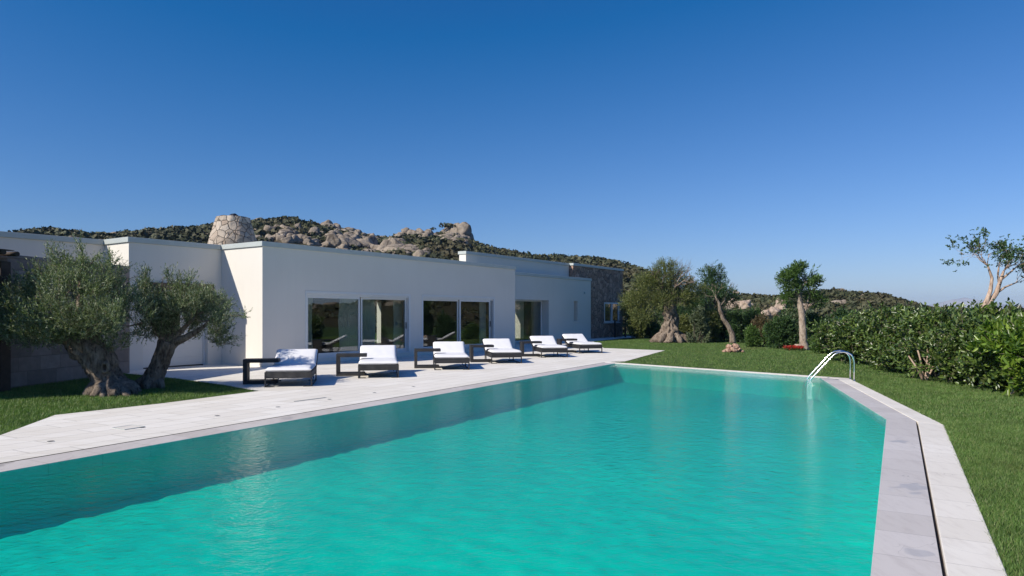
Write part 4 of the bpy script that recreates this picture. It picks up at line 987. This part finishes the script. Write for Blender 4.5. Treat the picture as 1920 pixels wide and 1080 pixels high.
scrub_mass('hill_scrub', ptsL, (.5,2.1), 46, 2, .23, 'leaf_scrub', 'dark scrub covering the rocky hill behind the villa')
ptsR = scatter(2300, la1, R(44), .0, 1.05, -.45, 1, 3)
scrub_mass('garden_scrub', ptsR, (.5,1.3), 60, 4, .20, 'leaf_scrub', 'low dark scrub on the slope beyond the garden trees')
ptsS = scatter(500, R(44), R(105), .0, 1.05, -.3, 1, 5)
scrub_mass('side_scrub', ptsS, (.8,2.0), 40, 6, .22, 'leaf_scrub', 'scrub on the slope right of the photo, mirrored in the glass doors')
def boulder_mass(name, pts, size, seed, label, flat=.75):
    rg = np.random.default_rng(seed); VV = []; FF = []; b = 0; protos = [rock_v(3, (1,1,1), 300+k, .26, 16) for k in range(10)]
    for p in pts:
        v, f = protos[int(rg.integers(10))]; s = rg.uniform(*size)**1.0*(1 if rg.random() < .85 else 1.7); a = rg.uniform(0,6.28); ca, sa = math.cos(a), math.sin(a)
        q = v*np.array([s,s*rg.uniform(.7,1),s*flat*rg.uniform(.7,1.2)]); q = np.stack([q[:,0]*ca-q[:,1]*sa, q[:,0]*sa+q[:,1]*ca, q[:,2]],1)+np.array([p[0],p[1],p[2]+s*.15])
        VV.append(q); FF.append(f+b); b += len(v)
    o = link(name, npmesh(name, np.concatenate(VV), np.concatenate(FF)), M['rock']); return tag(o, label, 'rocks', None, 'stuff')
def outcrops(c, n, sig, seed):
    rg = np.random.default_rng(seed); res = []
    for p in c:
        k = int(rg.integers(n[0], n[1]+1)); sg = sig*rg.uniform(.5,1.3)
        for _ in range(k):
            x, y = p[0]+rg.normal(0,sg), p[1]+rg.normal(0,sg*.8); a, r = math.atan2(x,y), math.hypot(x,y)
            if r < ridge_dist(a)*1.01: res.append((x, y, terr(a, r), a, r))
    return res
boulder_mass('hill_boulders', outcrops(scatter(62, la0, la1, .40, .96, .04, -1, 12, lambda x, t: float(np.interp(x, [-200,380,460,700,800,900,1150], [.0,.02,.35,.9,1,.0,.0]))), (4,15), 2.6, 21), (.45,1.7), 13, 'pale granite boulders strewn over the hill behind the villa')
boulder_mass('slope_boulders', outcrops(scatter(22, la1, R(44), .3, 1.0, .05, -1, 14), (3,9), 1.3, 22), (.25,.62), 15, 'pale boulders among scrub on the right hand ridge')
boulder_mass('side_boulders', scatter(160, R(44), R(105), .3, 1.03, .0, -1, 16), (1,2.4), 17, 'boulders on the slope right of the photo, mirrored in the glass doors')
# the big crag on the skyline
crag = empty('rock_crag', P(850,480,176), 0, 'large rounded granite crag standing on the skyline of the hill', 'crag')
for i, (x, y, Y, sx, sz) in enumerate([(848,440,178,3.6,2.9),(864,448,176,3.0,4.1),(874,462,175,2.0,3.6),(835,452,177,3.0,2.8),(868,470,173,2.6,3.0),(850,470,172,3.4,3.0),(832,478,171,3.4,2.6),(875,482,172,2.2,2.4)]):
    v, f = rock_v(4, (sx,sx*.9,sz), 200+i, .4, 5); o = link('rock_block', npmesh('rock_block', v, f, True), M['rock'], crag); o.location = P(x,y,Y)-crag.location
mb_pts = [(*P(x,y,176), 0, 0) for x, y in [(838,422),(832,424),(812,430),(880,458),(884,462),(826,440),(815,450),(822,462),(806,445),(845,425)]]
scrub_mass('crag_scrub', mb_pts, (.8,1.6), 70, 19, .2, 'leaf_scrub', 'dark bushes growing in clefts of the granite crag')
crag2 = empty('rock_outcrop', P(765,445,178), 0, 'broken granite outcrop on the ridge left of the large crag', 'crag')
for i, (x, y, sx, sz) in enumerate([(752,442,1.8,1.3),(762,438,1.6,1.3),(775,440,2.0,1.4),(788,437,1.5,1.2),(800,444,2.0,1.6),(768,450,2.2,1.5),(790,452,2.4,1.7),(750,452,1.8,1.3),(812,452,2.0,2.0)]):
    v, f = rock_v(3, (sx,sx*.9,sz), 230+i, .45, 6); o = link('rock_block', npmesh('rock_block', v, f, True), M['rock'], crag2); o.location = P(x,y,176)-crag2.location
crag3 = empty('rock_outcrop', P(1186,520,150), 0, 'pale rock face on the hill end between villa and ancient olive', 'crag')
for i, (x, y, sx, sz) in enumerate([(1178,515,2.3,1.5),(1190,522,2.6,2.0),(1200,532,2.6,2.0),(1180,532,2.8,2.4)]):
    v, f = rock_v(3, (sx,sx*.9,sz), 250+i, .4, 6); o = link('rock_block', npmesh('rock_block', v, f, True), M['rock'], crag3); o.location = P(x,y,150)-crag3.location

# far mountain in the haze
vs = []; nx, ny = 90, 14
for j in range(ny+1):
    for i in range(nx+1):
        px = 1690+ (2000-1690)*i/nx; Y = 3000+60*j; hh = float(np.interp(px, [1690,1740,1765,1790,1812,1840,1880,1940,2000], [588,586,572,561,557,564,570,575,588]))
        t = 1-abs(j/ny*2-1); z = ((HZ-hh)/F*3400+1.7)*t**.7+noise.fractal(Vector((px*.05,j*.4,0)),1,2,5)*7*t
        vs.append(((px-960)/F*3400, Y, z-1))
me = npmesh('mountain', np.array(vs), np.array([[j*(nx+1)+i, j*(nx+1)+i+1, (j+1)*(nx+1)+i+1, (j+1)*(nx+1)+i] for j in range(ny) for i in range(nx)]), True)
tag(link('mountain', me, M['mountain']), kind='structure')

# haze
m, nt, out = new_mat('haze'); pv = nt.nodes.new('ShaderNodeVolumePrincipled'); pv.inputs['Color'].default_value = (.34,.60,1,1); pv.inputs['Density'].default_value = .00012
nt.links.new(pv.outputs[0], out.inputs['Volume'])
tag(MB().box(-4200,4200,-500,4200,-2,100).build('haze', m), 'thin blue air haze over the landscape', 'haze', None, 'stuff')

# ------------------------------------------------------------------ grass blades
def inside(poly, X, Y):
    r = np.zeros(len(X), bool); n = len(poly)
    for i in range(n):
        x1, y1 = poly[i]; x2, y2 = poly[(i+1)%n]
        c = ((y1 > Y) != (y2 > Y)) & (X < (x2-x1)*(Y-y1)/((y2-y1)+1e-12)+x1); r ^= c
    return r
hard = [ring([.79,.77,.69,.32,.47]), ter, [tuple(p) for p in sp]]
houseP = [hw(-16,3.6), hw(0,2), hw(14,0), hw(14.3,2.9), hw(34,3.2), hw(34,10), hw(-16,10)]
rg = np.random.default_rng(3); BV = []
def blades(n, region, hgt, wid, keep=None):
    x0,x1,y0,y1 = region; X = rg.uniform(x0,x1,n); Y = rg.uniform(y0,y1,n)
    ok = (np.abs(X/np.maximum(Y,.1)) < .79) & (Y > 3.2)
    for h_ in hard+[houseP]: ok &= ~inside(h_, X, Y)
    if keep is not None: ok &= keep(X, Y)
    X, Y = X[ok], Y[ok]; k = len(X); a = rg.uniform(0,6.28,k); hh = hgt*rg.uniform(.5,1.25,k); ww = wid*rg.uniform(.7,1.3,k)
    lean = rg.uniform(.2,1.0,k)*hh; la_ = rg.uniform(0,6.28,k); z0 = np.full(k,-.02)
    bx, by = np.cos(a)*ww/2, np.sin(a)*ww/2
    v0 = np.stack([X-bx,Y-by,z0],1); v1 = np.stack([X+bx,Y+by,z0],1); v2 = np.stack([X+np.cos(la_)*lean, Y+np.sin(la_)*lean, z0+hh],1)
    BV.append(np.stack([v0,v1,v2],1).reshape(-1,3))
blades(420000, (2.5,9.5,3.4,11), .042, .0052)
blades(330000, (4,15,9,19), .048, .010)
blades(330000, (0,32,18,45), .045, .015)
blades(150000, (-13,-5,9,20), .05, .010, lambda X,Y: inside([tuple(p) for p in grassL+[xy(0,730), (-13,15.5), (-13,9), (-7,9)]], X, Y))
BVa = np.concatenate(BV); tag(link('grass', npmesh('grass', BVa, np.arange(len(BVa)).reshape(-1,3)), M['grass']), 'short mown green lawn grass round the pool and trees', 'grass', None, 'stuff')
print('blades', len(BVa)//3)
